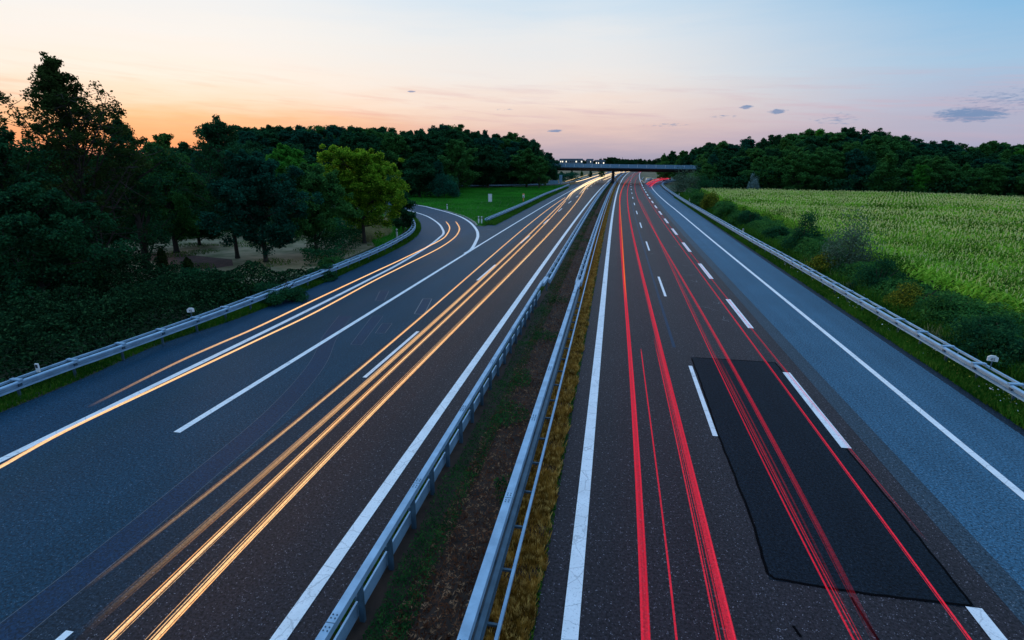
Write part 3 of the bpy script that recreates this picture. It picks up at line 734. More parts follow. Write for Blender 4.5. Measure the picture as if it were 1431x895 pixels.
forest([(565, 205), (600, 212), (625, 240)], 128, 1, 10, 'trees at the ramp bend', 'dark clump above the ramp bend', mixL, .8, 4.2)
rightop = [(985, 206), (1000, 197), (1040, 194), (1060, 190), (1095, 190), (1130, 181), (1190, 178), (1250, 182), (1275, 192), (1290, 199), (1310, 194), (1330, 195), (1350, 202), (1400, 199), (1470, 200)]
forest(rightop, 152, 4, 10, 'trees of the right wood', 'wood behind the maize field', mixR, 1.0, 4.6)
forest([(916, 217), (930, 212), (950, 208), (975, 204), (1010, 196)], 232, 2, 14, 'trees right of the bridge', 'wood beyond right bridge end', mixR, .8, 4.4)
# low far tree line on the horizon
farT = [(x, random.uniform(221.5, 223.6)) for x in range(770, 960, 6)]
for x, ty in farT:
    if 838 < x < 862: ty = 220.5 if 843 < x < 858 else 222
    d = random.uniform(560, 640); H = top_h(x, ty, d); t, cs = protos[random.randrange(2)]
    if x in range(775, 835): d = 700; H = top_h(x, 224, d)
    place_tree(ground_pt(x, d), t, cs['leaf_dark'], 'tiny dark tree on the far horizon line above the bridge', 'trees on the far horizon', rz=random.uniform(0, 6), s=H / 15 * 1.5, sz=H / 15)
# trees seen under the bridge on the left
forest([(762, 238), (800, 237), (850, 238)], 262, 1, 10, 'trees behind the bridge on the left', 'row seen beneath the bridge', mixL, .3, 5)

# ------------------------------------------------------------------ shrubs
def shrub(loc, w, h, mat, label, name='shrub', seed=0, leaf=.13, n=6500, up=.3, group=None, spiky=0.0):
    rs = np.random.default_rng(500 + seed)
    k = 26; c = rs.normal(size=(k, 3)); c /= np.linalg.norm(c, axis=1)[:, None]; c[:, 2] = np.abs(c[:, 2])
    c *= rs.uniform(.45, .85, (k, 1)); c *= [w / 2, w / 2, h * .85]; c[:, 2] += h * .06
    idx = rs.integers(0, k, n); g = rs.normal(size=(n, 3)); g /= np.linalg.norm(g, axis=1)[:, None]; g *= rs.uniform(0, 1, (n, 1)) ** .4
    P = c[idx] + g * [w * .17, w * .17, h * .16]
    if spiky: P[:, 2] += spiky * rs.uniform(0, 1, n) ** 6 * h
    P = P[P[:, 2] > .02]
    th = empty(name, loc); tag(th, label, 'shrub', group)
    mb = MB()
    for q in range(5):
        a = rs.uniform(0, 6.28); mb.tube([(0, 0, -.05), (math.cos(a) * w * .12, math.sin(a) * w * .12, h * .35), (math.cos(a) * w * .3, math.sin(a) * w * .3, h * .7)], [.05, .035, .01], 5)
    o1 = mb.build('stem', 'bark', th); o2 = bpy.data.objects.new('foliage', mk_crown(P, leaf, mat, up)); C.objects.link(o2); o2.parent = th
G = 'shrubs between the right guardrail and the field'
SH = [
 (958, 262, 148, 9.5, 6.2, 'leaf_grey', 'grey-green willow shrub under the right end of the bridge', .3),
 (985, 262, 140, 7, 5.6, 'leaf_dark', 'dark shrub right of the grey-green willow by the bridge', .3),
 (974, 285, 104, 3.6, 3.3, 'leaf_mid', 'first green shrub beside the guardrail counting from the bridge', .22),
 (992, 290, 98, 3.8, 3.4, 'leaf_autumn', 'rounded yellow-green shrub left of the field corner', .2),
 (1012, 300, 84, 3.6, 2.6, 'leaf_mid', 'rounded green shrub at the near-left corner of the maize', .18),
 (1050, 310, 74, 3.6, 2.6, 'leaf_dark', 'dark shrub beside the guardrail halfway to the bridge', .17),
 (1032, 315, 76, 2.4, 1.8, 'leaf_mid', 'small green shrub close behind the guardrail', .16),
 (1088, 330, 62, 3.0, 1.8, 'leaf_dark', 'low dark shrub left of the tall dark pair', .15),
 (1128, 340, 55, 3.4, 4.2, 'leaf_dark', 'tall dark shrub overtopping the maize edge', .15),
 (1192, 365, 46.5, 4.9, 4.3, 'leaf_grey', 'large feathery grey-green shrub in front of the maize', .13),
 (1160, 375, 46, 2.6, 1.7, 'leaf_autumn', 'low yellowish shrub at the foot of the grey-green one', .13),
 (1245, 390, 41, 3.4, 2.4, 'leaf_dark', 'dark rounded shrub right of the grey-green one', .12),
 (1305, 420, 36.5, 3.0, 2.0, 'leaf_autumn', 'shrub with yellow leaf tips beside the field edge', .11),
 (1352, 430, 34, 2.8, 2.1, 'leaf_mid', 'green shrub between the yellow-tipped shrub and the right edge', .11),
 (1415, 465, 30.5, 3.2, 2.1, 'leaf_dark', 'dark shrub at the right edge of the view above the number plate', .11),
 (1470, 490, 29, 3.4, 2.3, 'leaf_dark', 'dark shrub cut by the right edge of the view', .11),
 (1048, 262, 146, 3.2, 5.6, 'leaf_silver', 'small silvery shrub against the dark wood edge beyond the maize', .25),
]
for i, (px, py, dist, w, h, mat, lb, lf) in enumerate(SH):
    shrub(ground_pt(px, dist), w, h, mat, lb, seed=i, leaf=lf, n=7000 if dist < 60 else 4500, group=None, spiky=.5 if mat == 'leaf_grey' else .15)
shrub(ground_pt(622, 124), 7.5, 6.2, 'leaf_teal', 'rounded dark green bush at the edge of the wood beside the lawn', seed=50, leaf=.24, n=9000)
shrub(ground_pt(790, 230), 14, 4.5, 'leaf_teal', 'round bush seen beneath the left span of the bridge', seed=51, leaf=.4, n=4000)
shrub(at(392, 420), 3.2, 1.6, 'leaf_dark', 'low dark shrub behind the left guardrail below the roadside trees', seed=52, leaf=.12)
shrub(at(330, 418), 3.4, 1.3, 'weed', 'leafy weed shrub at the near edge of the clearing', seed=53, leaf=.12)
shrub(at(452, 390), 2.6, 1.2, 'leaf_dark', 'low shrub at the foot of the tree left of the round one', seed=54, leaf=.12)
shrub(at(470, 372), 2.4, 1.0, 'leaf_mid', 'small shrub between trunk and guardrail near the dirt patch', seed=55, leaf=.12)

# thicket on the left foreground: leaves following an uneven surface
def in_poly(X, Y, poly):
    inside = np.zeros(len(X), bool); n = len(poly); j = n - 1
    for i in range(n):
        xi, yi = poly[i][0], poly[i][1]; xj, yj = poly[j][0], poly[j][1]
        c = ((yi > Y) != (yj > Y)) & (X < (xj - xi) * (Y - yi) / (yj - yi + 1e-12) + xi); inside ^= c; j = i
    return inside
def scatter(poly, n):
    xs = [p[0] for p in poly]; yy = [p[1] for p in poly]
    X = rng.uniform(min(xs), max(xs), n); Y = rng.uniform(min(yy), max(yy), n); k = in_poly(X, Y, poly)
    return X[k], Y[k]
def bumps(X, Y, s, seed):
    r = np.random.default_rng(seed); z = np.zeros_like(X)
    for k in range(14):
        a = r.uniform(0, 6.28); f = s * r.uniform(.5, 2.6); z += np.sin((X * math.cos(a) + Y * math.sin(a)) * f + r.uniform(0, 6.28)) / (1 + f / s)
    return z / 3.2
def strip_pts_(x0, x1, y0, y1, n):
    u = rng.uniform(0, 1, n); return rng.uniform(x0, x1, n), y0 + (y1 - y0) * u ** 1.7
tp = [(-21.0, 5), (-21.0, 20), (-20.9, 28), (-21.3, 35), (-22.5, 33), (-24.5, 30), (-30, 31), (-37, 34), (-45, 38), (-60, 40), (-60, 5)]
X, Y = scatter(tp, 330000)
hh = 1.45 + .95 * bumps(X, Y, .5, 3) + .75 * bumps(X, Y, 1.5, 4) + .2 * bumps(X, Y, 5, 14)
edge = np.clip((-21.0 - X) / 1.3, 0, 1); hh = np.clip(hh * (.25 + .75 * edge), .12, 3)
Z = hh * (1 - .8 * rng.uniform(0, 1, len(X)) ** 2.2)
tag(link('thicket', quads_mesh('thicket', leaf_quads(np.stack([X, Y, Z], 1), .17, .5)), 'bramble'), 'dense dark bramble thicket behind the left guardrail', 'undergrowth', kind='stuff')
for i, (x_, y_, w_, h_, m_, lb) in enumerate([(-27.5, 22, 4.2, 2.5, 'bramble', 'mounded dark shrub rising from the thicket above the first rail plate'), (-33, 27, 4.6, 3.0, 'leaf_mid', 'taller green shrub deep in the thicket before the clearing'),
        (-25.5, 29, 3.2, 2.3, 'leaf_dark', 'dark shrub at the thicket end beside the clearing'), (-30, 16, 4.6, 3.0, 'leaf_dark', 'broad dark shrub rising from the thicket at the left edge'), (-38, 31, 4.4, 3.2, 'leaf_dark', 'dark shrub at the foot of the tallest tree')]):
    shrub(Vector((x_, y_, 0)), w_, h_, m_, lb, seed=80 + i, leaf=.15, n=7000)
# taller dark undergrowth under the trees
X, Y = scatter([(-22.2, 40), (-24.5, 50), (-31, 64), (-62, 62), (-90, 60), (-90, 42), (-46, 38), (-45, 50), (-33, 54), (-29, 48), (-24, 38)], 90000)
Z = (1.4 + .8 * bumps(X, Y, .5, 9)) * (1 - rng.uniform(0, 1, len(X)) ** 2); Z = np.clip(Z, .05, 4)
tag(link('undergrowth', quads_mesh('undergrowth', leaf_quads(np.stack([X, Y, Z], 1), .24, .6)), 'leaf_dark'), 'dark undergrowth beneath the roadside trees', 'undergrowth', kind='stuff')
X, Y = strip_pts_(15.6, 18.8, 21, 135, 120000); hh = 1.05 + .95 * bumps(X, Y, .45, 77) + .4 * bumps(X, Y, 1.6, 78)
hh *= np.clip((X - 15.2) / 1.2, .15, 1); Z = np.clip(hh, .1, 3) * (1 - .85 * rng.uniform(0, 1, len(X)) ** 2)
tag(link('hedge_bank', quads_mesh('hedge_bank', leaf_quads(np.stack([X, Y, Z], 1), .14, .5)), 'leaf_mid'), 'low tangled hedge growth between the right guardrail and the maize', 'undergrowth', kind='stuff')
# dense dark underwood at the foot of the woods
def underwood(poly, n, h, mat, label, leaf=.5):
    X, Y = scatter(poly, n); Z = h * (1 + .35 * bumps(X, Y, .3, 5)) * (1 - rng.uniform(0, 1, len(X)) ** 1.5); Z = np.clip(Z, .05, 9)
    tag(link('underwood', quads_mesh('underwood', leaf_quads(np.stack([X, Y, Z], 1), leaf, .3)), mat), label, 'undergrowth', kind='stuff')
def fan(pts): return [tuple(ground_pt(px, d))[:2] for px, d in pts]
underwood(fan([(990, 146), (1100, 147), (1300, 147), (1480, 147), (1480, 162), (1200, 162), (990, 162)]), 34000, 4.5, 'leaf_dark', 'dark underwood along the far edge of the maize field')
underwood(fan([(640, 172), (700, 176), (765, 200), (765, 216), (640, 200)]), 16000, 4.5, 'leaf_dark', 'dark underwood behind the back guardrail')
underwood(fan([(560, 122), (642, 130), (640, 172), (500, 160)]), 22000, 4, 'leaf_dark', 'dark underwood between ramp bend and wood')
underwood(fan([(-80, 84), (560, 120), (560, 140), (-80, 100)]), 40000, 4.5, 'leaf_dark', 'dark underwood behind the roadside trees')
underwood([(30, 190), (34, 165), (24, 165), (21, 180), (25, 205), (40, 205)], 9000, 3.5, 'leaf_mid', 'green underwood at the right bridge end', .4)

# ------------------------------------------------------------------ grasses
def grass(name, X, Y, hgt, wid, mat, label, lean=.35, z0=0.0, mi=None):
    n = len(X); a = rng.uniform(0, 6.28, n); h = hgt * rng.uniform(.45, 1.25, n); w = wid * rng.uniform(.7, 1.3, n)
    b = np.stack([X, Y, np.full(n, z0)], 1); s = np.stack([np.cos(a), np.sin(a), np.zeros(n)], 1) * w[:, None] / 2
    la = rng.uniform(0, 6.28, n); l = lean * h * rng.uniform(.2, 1.2, n)
    tip = b + np.stack([np.cos(la) * l, np.sin(la) * l, h], 1)
    V = np.stack([b - s, b + s, tip + s * .25, tip - s * .25], 1)
    me = quads_mesh(name, V, mi)
    return tag(link(name, me, mat), label, 'grass', kind='stuff')
def offv(Y): return 7.2e-5 * np.maximum(0, Y - 40) ** 2
def strip_pts(x0, x1, y0, y1, n, near_bias=2.0):
    u = rng.uniform(0, 1, n); Y = y0 + (y1 - y0) * u ** near_bias
    return rng.uniform(x0, x1, n) + offv(Y), Y
# dry orange strip of the median, thinned in cross stripes that imitate shadow bands
X, Y = strip_pts(-1.95, -1.08, 3, 210, 120000, 2.6)
X += .05 * np.sin(Y * 5) + .06 * bumps(X, Y, 3, 8)
keep = (np.sin(Y * 2 * math.pi / 1.33) + .9 * bumps(X, Y, 4, 12) > -.6) | (rng.uniform(0, 1, len(X)) < .3)
grass('dry_grass', X[keep], Y[keep], .19, .022, 'grass_dry', 'short orange dry grass between the median rail and the asphalt', .5)
X, Y = strip_pts(-1.16, -1.02, 3, 120, 9000, 2.4); grass('edge_moss', X, Y, .06, .03, 'grass', 'thin green fringe along the median asphalt edge', .6)
# green weeds along the left median rail
X, Y = strip_pts(-3.98, -3.2, 3, 230, 60000, 2.3); hh = .22 + .38 * bumps(X, Y, 1.3, 21) + .15 * bumps(X, Y, 4, 22)
P = np.stack([X, Y, np.clip(hh, .08, 1) * rng.uniform(0, 1, len(X)) ** .7], 1)
tag(link('median_weeds', quads_mesh('median_weeds', leaf_quads(P, .06, .3, .4)), 'weed'), 'dark green weeds along the left median rail', 'weeds', kind='stuff')
X, Y = strip_pts(-4.6, -4.3, 3, 120, 9000, 2.2); grass('median_fringe', X, Y, .16, .03, 'grass', 'sparse grass at the foot of the left median rail')
# reddish litter and straw in the middle, thin weeds at the right rail
X, Y = strip_pts(-3.6, -2.0, 3, 230, 60000, 2.3); P = np.stack([X, Y, rng.uniform(0, .10, len(X)) + .04 * bumps(X, Y, 1.5, 31)], 1)
tag(link('dead_stalks', quads_mesh('dead_stalks', leaf_quads(P, .09, .7, .25)), 'litter_soil'), 'reddish dead stalks covering the median soil', 'litter', kind='stuff')
X, Y = strip_pts(-3.5, -2.0, 3, 90, 42000, 2.0); k = bumps(X, Y, .9, 33) > .42; P = np.stack([X[k], Y[k], rng.uniform(.02, .3, k.sum())], 1)
tag(link('median_herbs', quads_mesh('median_herbs', leaf_quads(P, .07, .5)), 'weed'), 'patches of low green herbs in the middle of the median', 'weeds', kind='stuff')
# right verge
X, Y = strip_pts(13.05, 17.5, 14, 150, 230000, 2.0); X = X - offv(Y) * (Y < 130)
grass('verge_grass', X, Y, .24, .035, 'grass', 'green verge grass under the right guardrail', .5)
X, Y = strip_pts(15.2, 20, 16, 140, 60000, 1.8); X = X - offv(Y)
grass('tall_verge_grass', X, Y, .6, .05, 'grass', 'taller grass between the right guardrail and the field', .5)
X, Y = strip_pts(15.0, 17.5, 16, 60, 9000, 1.5); k = bumps(X, Y, .8, 55) > .35
grass('straw_tufts', X[k], Y[k], .5, .03, 'grass_straw', 'pale straw tufts below the right shrubs', .6)
X, Y = strip_pts(13.3, 15.5, 16, 50, 700, 1.2); k = bumps(X, Y, .9, 41) > -.1
tag(link('daisies', quads_mesh('daisies', leaf_quads(np.stack([X[k], Y[k], rng.uniform(.2, .36, k.sum())], 1), .055, 2, .9)), 'flower'), 'small white wildflowers in the right verge', 'flowers', kind='stuff')
X, Y = strip_pts(13.3, 15.0, 18, 60, 160, 1.2)
tag(link('yellow_flowers', quads_mesh('yellow_flowers', leaf_quads(np.stack([X, Y, rng.uniform(.15, .3, len(X))], 1), .06, 2, .9)), 'flower_yellow'), 'scattered yellow wildflowers in the right verge', 'flowers', kind='stuff')
# left verge in front of / below the left guardrail, following the ramp edge
edgep = smooth_path([Vector((-20.0, -2, 0)), Vector((-20.0, 8, 0))] + EL[2:], 8)
def along(path, n, lo, hi, maxd=1e9, bias=1.5):
    P = resample(path, .5); P = [p for p in P if p.length < maxd]; m = len(P) - 1
    i = (rng.uniform(0, 1, n) ** bias * (m - 1)).astype(int); A = np.array([tuple(p) for p in P]); T = A[1:] - A[:-1]; T /= np.linalg.norm(T, axis=1)[:, None]
    lat = rng.uniform(lo, hi, n); X = A[i, 0] - T[i, 1] * lat + T[i, 0] * rng.uniform(0, .5, n); Y = A[i, 1] + T[i, 0] * lat + T[i, 1] * rng.uniform(0, .5, n)
    return X, Y
X, Y = along(edgep, 90000, .0, 1.6); grass('left_verge_grass', X, Y, .22, .035, 'grass', 'narrow grass strip between the left guardrail and the road', .5)
X, Y = scatter([(-21.5, 47), (-23.5, 57), (-25, 63), (-30, 72), (-38, 83), (-52, 80), (-40, 66), (-30, 60), (-25, 53)], 110000)
grass('bank_grass', X, Y, .25, .05, 'grass_lawn', 'bright green grass on the bank inside the ramp bend', .5)
X, Y = scatter([(-24.5, 56), (-26.5, 66), (-33, 72), (-36, 66), (-30, 60), (-27, 52), (-24.5, 52)], 30000); k = bumps(X, Y, .5, 61) > -.25
grass('straw_grass', X[k], Y[k], .8, .04, 'grass_straw', 'tall pale straw grass beside the round tree', .4)
X, Y = scatter(clear_pts, 40000); k = bumps(X, Y, .6, 62) > .15
grass('clearing_grass', X[k], Y[k], .16, .05, 'grass', 'patchy grass on the bare clearing', .6)
# lawn
lp = [(p[0], p[1]) for p in lawn_pts]
X, Y = scatter(lp, 420000)
grass('lawn_grass', X, Y, .20, .075, 'grass_lawn', 'bright green mown lawn between the ramp and the carriageway', .5)
X, Y = along(smooth_path([Vector((-15.7, 69, 0)), Vector((-15.5, 100, 0)), Vector((-15.2, 130, 0)), Vector((-14.5, 170, 0))], 6), 14000, -.6, 1.2, bias=1)
grass('nose_grass', X, Y, .35, .08, 'grass', 'darker rough grass under the nose guardrail', .5)

# ------------------------------------------------------------------ maize field
def maize():
    a0 = at(1100, 283, 1.6); a1 = at(1431, 296, 1.6); u = (a1 - a0); u.z = 0; u.normalize(); w = Vector((-u.y, u.x, 0))
    o = a0.copy(); o.z = 0
    fp = [(19.6, 14), (19.0, 30), (18.6, 45), (19.5, 60), (19.0, 80), (18.5, 100), (19.5, 134), (40, 136), (90, 134), (150, 131), (240, 118), (240, 14)]
    PX = []; PY = []; S = []
    row = -130.0
    while row < 40:
        dist = 98 + row
        sp = .26 if dist < 60 else (.34 if dist < 90 else .46)
        if not (-1.3 < row < .9) and not (int(round((row + 130) / .78)) % 27 in (0, 2)):
            t = np.arange(-110, 160, sp) + rng.uniform(-.08, .08, len(np.arange(-110, 160, sp)))
            x = o.x + u.x * t + w.x * row + rng.normal(0, .06, len(t)); y = o.y + u.y * t + w.y * row + rng.normal(0, .06, len(t))
            k = in_poly(x, y, fp) & (rng.uniform(0, 1, len(t)) > .04); PX.append(x[k]); PY.append(y[k])
        row += .78
    X = np.concatenate(PX); Y = np.concatenate(PY)
    # only what the view and a step beside it can see
    az = np.degrees(np.arctan2(X, Y)); k = (az < 41) & (az > 5); X = X[k]; Y = Y[k]
    n = len(X); D = np.hypot(X, Y); H = 1.75 + .22 * bumps(X, Y, .12, 71) + rng.normal(0, .08, n)
    V = []; MI = []
    nl = 8
    for q in range(nl):
        a = rng.uniform(0, 6.28, n); z0 = H * (.34 + .60 * q / nl); L = .78 * rng.uniform(.7, 1.2, n) * (1 - .25 * q / nl); wd = .105 * (1 + (D > 80) * .6)
        d = np.stack([np.cos(a), np.sin(a), np.zeros(n)], 1); s = np.stack([-np.sin(a), np.cos(a), np.zeros(n)], 1) * (wd / 2)[:, None]
        b = np.stack([X, Y, z0], 1); m = b + d * (L * .5)[:, None] + np.array([0, 0, 1]) * (L * .42)[:, None]; e = b + d * L[:, None] + np.array([0, 0, 1]) * (L * rng.uniform(-.1, .35, n))[:, None]
        V.append(np.stack([b - s * .5, b + s * .5, m + s, m - s], 1)); MI.append(np.zeros(n, int))
        V.append(np.stack([m - s, m + s, e + s * .15, e - s * .15], 1)); MI.append(np.zeros(n, int))
    for q in range(2):
        a = rng.uniform(0, 6.28, n); tall = rng.uniform(.14, .30, n); s = np.stack([np.cos(a), np.sin(a), np.zeros(n)], 1) * (.022 + .02 * (D > 60) + .03 * (D > 85))[:, None]
        b = np.stack([X, Y, H * .97], 1); e = b + np.stack([rng.normal(0, .05, n), rng.normal(0, .05, n), tall], 1)
        kk = rng.uniform(0, 1, n) < .8 - .15 * q
        V.append(np.stack([b - s * .3, b + s * .3, e + s, e - s], 1)[kk]); MI.append(np.ones(kk.sum(), int))
    V = np.concatenate(V); MI = np.concatenate(MI)
    me = quads_mesh('maize_crop', V, MI); tag(link('maize_crop', me, ['corn', 'tassel']), 'green maize field with pale tassels right of the road', 'crop', kind='stuff')
    print('maize plants', n, 'quads', len(V))
maize()

# ------------------------------------------------------------------ far buildings with lit windows
def building(px0, px1, ytop, dist, label, wins, seed, floors=3, roof=True):
    a = ground_pt(px0, dist); b = ground_pt(px1, dist); u = (b - a); L = u.length; u.normalize(); H = top_h((px0 + px1) / 2, ytop, dist)
    th = empty('building', (a + b) / 2, math.atan2(u.y, u.x)); tag(th, label, 'building')
    mb = MB(); mb.box((0, 7, H / 2), (L, 14, H)); mb.build('wall', 'wall', th)
    mb = MB(); mb.box((0, 7, H + .4), (L + .8, 14.8, .8), None, .94); mb.build('roof', 'roofing', th)
    rs = random.Random(seed)
    for i in range(wins):
        x = -L / 2 + L * (i + .5) / wins
        for f in range(floors):
            z = H - 2.0 - f * 2.7
            if z < 1: continue
            lit = rs.random() < .5
            mb = MB(); mb.box((x + rs.uniform(-.4, .4), -.06, z), (L / wins * rs.uniform(.3, .6), .12, 1.3)); mb.build('window', 'lit_window' if lit else 'black_plastic', th)
building(780, 812, 223.2, 560, 'long low building with lit windows above the left span of the bridge', 12, 1)
building(817, 826, 223.4, 560, 'small building with lit windows left of the horizon trees', 4, 2)
building(829, 842, 225.2, 570, 'lowest lit building left of the tree clump on the horizon', 5, 3, 2)
building(865, 885, 224.6, 640, 'pale flat-roofed building right of the tree clump on the horizon', 4, 4, 1)
for px, top, lb in [(836.3, 220.5, 'thin dark mast above the lit buildings'), (865.5, 219.8, 'tallest thin mast right of the horizon tree clump'), (887, 221.5, 'thin mast at the right end of the flat pale building')]:
    p = ground_pt(px, 620); h = top_h(px, top, 620); mb = MB(); mb.tube([(0, 0, 0), (0, 0, h)], [.35, .2], 6)
    o = mb.build('mast', 'steel_dark'); o.location = p; tag(o, lb, 'mast')

# ------------------------------------------------------------------ vehicle light streaks: fine glowing threads at lamp height
def trail_mat(name, core, edge, s):
    m, nt, b, o = new_mat(name); nt.nodes.remove(b)
    at_ = nt.nodes.new('ShaderNodeAttribute'); at_.attribute_name = 'fade'
    tc = coords(nt, (8, .04, 8)); n = noise(nt, 2.0, tc, 3, .6)
    e = nt.nodes.new('ShaderNodeEmission'); e.inputs[1].default_value = s
    nt.links.new(mixc(nt, ramp(nt, [(.3, 0), (.65, 1)], n).outputs[0], edge, core), e.inputs[0])
    t = nt.nodes.new('ShaderNodeBsdfTransparent'); mx = nt.nodes.new('ShaderNodeMixShader')
    gn_ = noise(nt, 26, coords(nt), 2, .7); gm = nd(nt, 'ShaderNodeMath', operation='MULTIPLY')
    nt.links.new(ramp(nt, [(.36, .35), (.62, 1.0)], gn_).outputs[0], gm.inputs[0]); nt.links.new(at_.outputs['Fac'], gm.inputs[1]); nt.links.new(gm.outputs[0], mx.inputs[0]); nt.links.new(t.outputs[0], mx.inputs[1]); nt.links.new(e.outputs[0], mx.inputs[2]); nt.links.new(mx.outputs[0], o.inputs[0])
    return m
M['head'] = trail_mat('headlight_glow', (1.0, .66, .34), (1.0, .42, .13), 1.6)
M['head_far'] = trail_mat('headlight_glow_far', (1.0, .78, .48), (1.0, .60, .25), 2.6)
M['tail'] = trail_mat('taillight_glow', (.86, .03, .075), (.55, .012, .04), 1.0)
M['tail_dim'] = trail_mat('taillight_glow_dim', (.55, .03, .06), (.4, .02, .04), .8)
M['amber'] = trail_mat('amber_glow', (1.0, .20, .03), (.9, .1, .02), 1.1)
def trail(pts, h, label, mat, strands, fade=(0, 0), alpha=.74, fit=0, group=None):
    """pts in pixels of the lamp's path at height h above the road; strands: (lateral m, up m, radius m, alpha)"""
    P = [at(px, py, h) for px, py in pts]
    if fit:     # a steady driving line: lateral position as a low-order curve of the distance
        yy = np.array([p.y for p in P]); xx = np.array([p.x - off(p.y) for p in P]); w_ = 1 / (3 + yy) ** .5
        cf = np.polyfit(np.sqrt(yy), xx, min(fit, len(P) - 1), w=w_); Yn = np.linspace(yy.min() ** .5, yy.max() ** .5, 60) ** 2
        P = [Vector((float(np.polyval(cf, y ** .5)) + off(y), float(y), h)) for y in Yn]
        if yy[0] > yy[-1]: P.reverse()
    else: P = smooth_path(P, 5)
    n = len(P); S = 6; vs = []; fs = []; al = []
    L = [0]
    for a, b in zip(P, P[1:]): L.append(L[-1] + (b - a).length)
    for la, up_, r, a_ in strands:
        base = len(vs)
        for i, p in enumerate(P):
            t = (P[min(i + 1, n - 1)] - P[max(i - 1, 0)]).normalized(); rt = Vector((t.y, -t.x, 0)).normalized(); u = Vector((0, 0, 1))
            f = 1.0
            if fade[0]: f *= min(1, L[i] / fade[0])
            if fade[1]: f *= min(1, (L[-1] - L[i]) / fade[1])
            for k in range(S):
                c, s_ = math.cos(6.2832 * k / S), math.sin(6.2832 * k / S)
                vs.append(p + rt * (la + r * c) + u * (up_ + r * .55 * s_)); al.append(f * a_ * alpha)
        for i in range(n - 1):
            for k in range(S): fs.append((base + i * S + k, base + i * S + (k + 1) % S, base + (i + 1) * S + (k + 1) % S, base + (i + 1) * S + k))
    me = bpy.data.meshes.new('light_trail'); me.from_pydata([tuple(v) for v in vs], [], fs)
    a = me.attributes.new('fade', 'FLOAT', 'POINT'); a.data.foreach_set('value', al); me.update()
    o = link('light_trail', me, mat); tag(o, label, 'light trail', group); return o
thin = [(0, 0, .026, 1), (.06, .01, .014, .6), (-.07, -.01, .012, .5)]
bun = [(0, 0, .022, 1), (.06, .02, .014, .8), (-.07, .0, .012, .7), (.12, .03, .007, .5)]
hh_ = .62
trail([(112, 826), (161, 790), (300, 683), (420, 586), (540, 484), (637, 399.5), (697, 350), (751, 305), (790.4, 275.7)], hh_, 'headlight streak nearest the ramp in the left carriageway, fading out at lower left', 'head', thin, (14, 1), fit=3)
trail([(112, 886), (266, 755), (420, 616), (579, 476), (655, 405), (708.6, 356.5), (751, 318), (788, 281), (799, 270)], hh_, 'pale headlight streak second from the left, dissolving near the camera', 'head', [(0, 0, .05, .6), (.085, 0, .02, .5), (-.09, 0, .02, .4)], (12, 0), fit=3)
trail([(128, 918), (153.5, 895), (230, 820), (330, 723), (420, 635), (459, 600), (560, 510), (665, 406), (708.6, 362.7), (753, 324), (790, 281)], hh_, 'bright fine-threaded headlight streak third from the left', 'head', bun, fit=3)
trail([(190, 920), (215, 895), (320, 787), (420, 680), (498, 600), (595.5, 498), (694, 399), (750.6, 348), (799, 295.6), (808, 273), (820.5, 260)], hh_, 'brightest headlight streak, closest to the median rail', 'head', [(0, 0, .032, 1), (.07, .01, .014, .9), (-.075, 0, .012, .7), (-.13, .02, .008, .5)], fit=3)
trail([(790, 281), (800, 268.5), (820, 257.5), (840, 248.6), (856, 242.8), (872, 240.4)], hh_, 'bright headlight streak bending right beneath the bridge', 'head_far', [(0, 0, .13, 1), (.5, .1, .10, .9)], (45, 0))
trail([(799, 268), (812, 260), (830, 251), (853, 242.7), (866, 240.3)], hh_, 'upper headlight streak starting beside the far edge line', 'head_far', [(0, 0, .10, 1), (.35, .05, .08, .8)], (45, 0))
trail([(808, 273), (820.5, 260), (835, 251.5), (850, 246), (868, 241.5), (884, 239.8)], hh_, 'headlight streak nearest the pier passing behind it', 'head_far', [(0, 0, .10, 1), (.45, .0, .07, .7)], (45, 0))
trail([(805, 254.3), (815, 251.8), (828, 247.6), (847, 241.5)], .8, 'headlight streak on the merging slip road left of the bridge pier', 'head_far', [(0, 0, .14, 1), (.5, .1, .08, .7)])
trail([(790, 253.8), (805, 249.5), (822, 244.5), (842, 240.3)], .9, 'faint pale light streak on the outermost slip road', 'head_far', [(0, 0, .07, .7)])
trail([(843, 252), (852, 248), (862, 244.5)], .7, 'short headlight streak just left of the bridge pier', 'head_far', [(0, 0, .08, .9), (.5, 0, .06, .8)])
trail([(120.7, 570), (241, 509.5), (300, 483), (360, 457), (440, 419), (520, 381.6), (562, 362.2), (614, 336.5), (624.8, 327), (628, 317.7), (622.7, 309.3)], hh_, 'left one of the two curved headlight streaks on the ramp, running above the edge line', 'head', [(0, 0, .045, 1), (.08, 0, .02, .6)], (12, 2), group=None)
trail([(-30, 668), (0, 653), (96.5, 600), (240, 532), (360, 475.3), (440, 437), (520, 394), (566, 371), (612, 348), (633, 334), (640.5, 325), (641.6, 317.7), (636.4, 309.3)], hh_, 'right one of the two curved headlight streaks on the ramp', 'head', [(0, 0, .036, 1), (.075, .01, .016, .7), (-.07, 0, .014, .6)], (0, 2))
ht = .78
trail([(908, 920), (905, 895), (898, 800), (891, 712), (884, 600), (879.5, 500), (874.9, 425), (871, 350), (867.6, 288.7), (867, 272), (872, 256), (880, 247), (889, 242)], ht, 'thick red tail-light band nearest the median', 'tail', [(0, 0, .075, .62), (.045, .04, .014, .8), (-.055, -.01, .02, .6)], fit=3)
trail([(875, 425), (872, 380), (869, 330), (866.5, 290), (866.5, 272), (873, 258), (880, 250)], ht, 'orange streak inside the red band nearest the median', 'amber', [(0, .08, .04, .9)], (6, 2))
trail([(948, 920), (945.7, 895), (934, 790), (923.5, 702.5), (909, 590), (895.6, 487)], ht, 'single hair-thin red streak between the two thick bands', 'tail', [(0, 0, .018, .9)], (0, .5), fit=3)
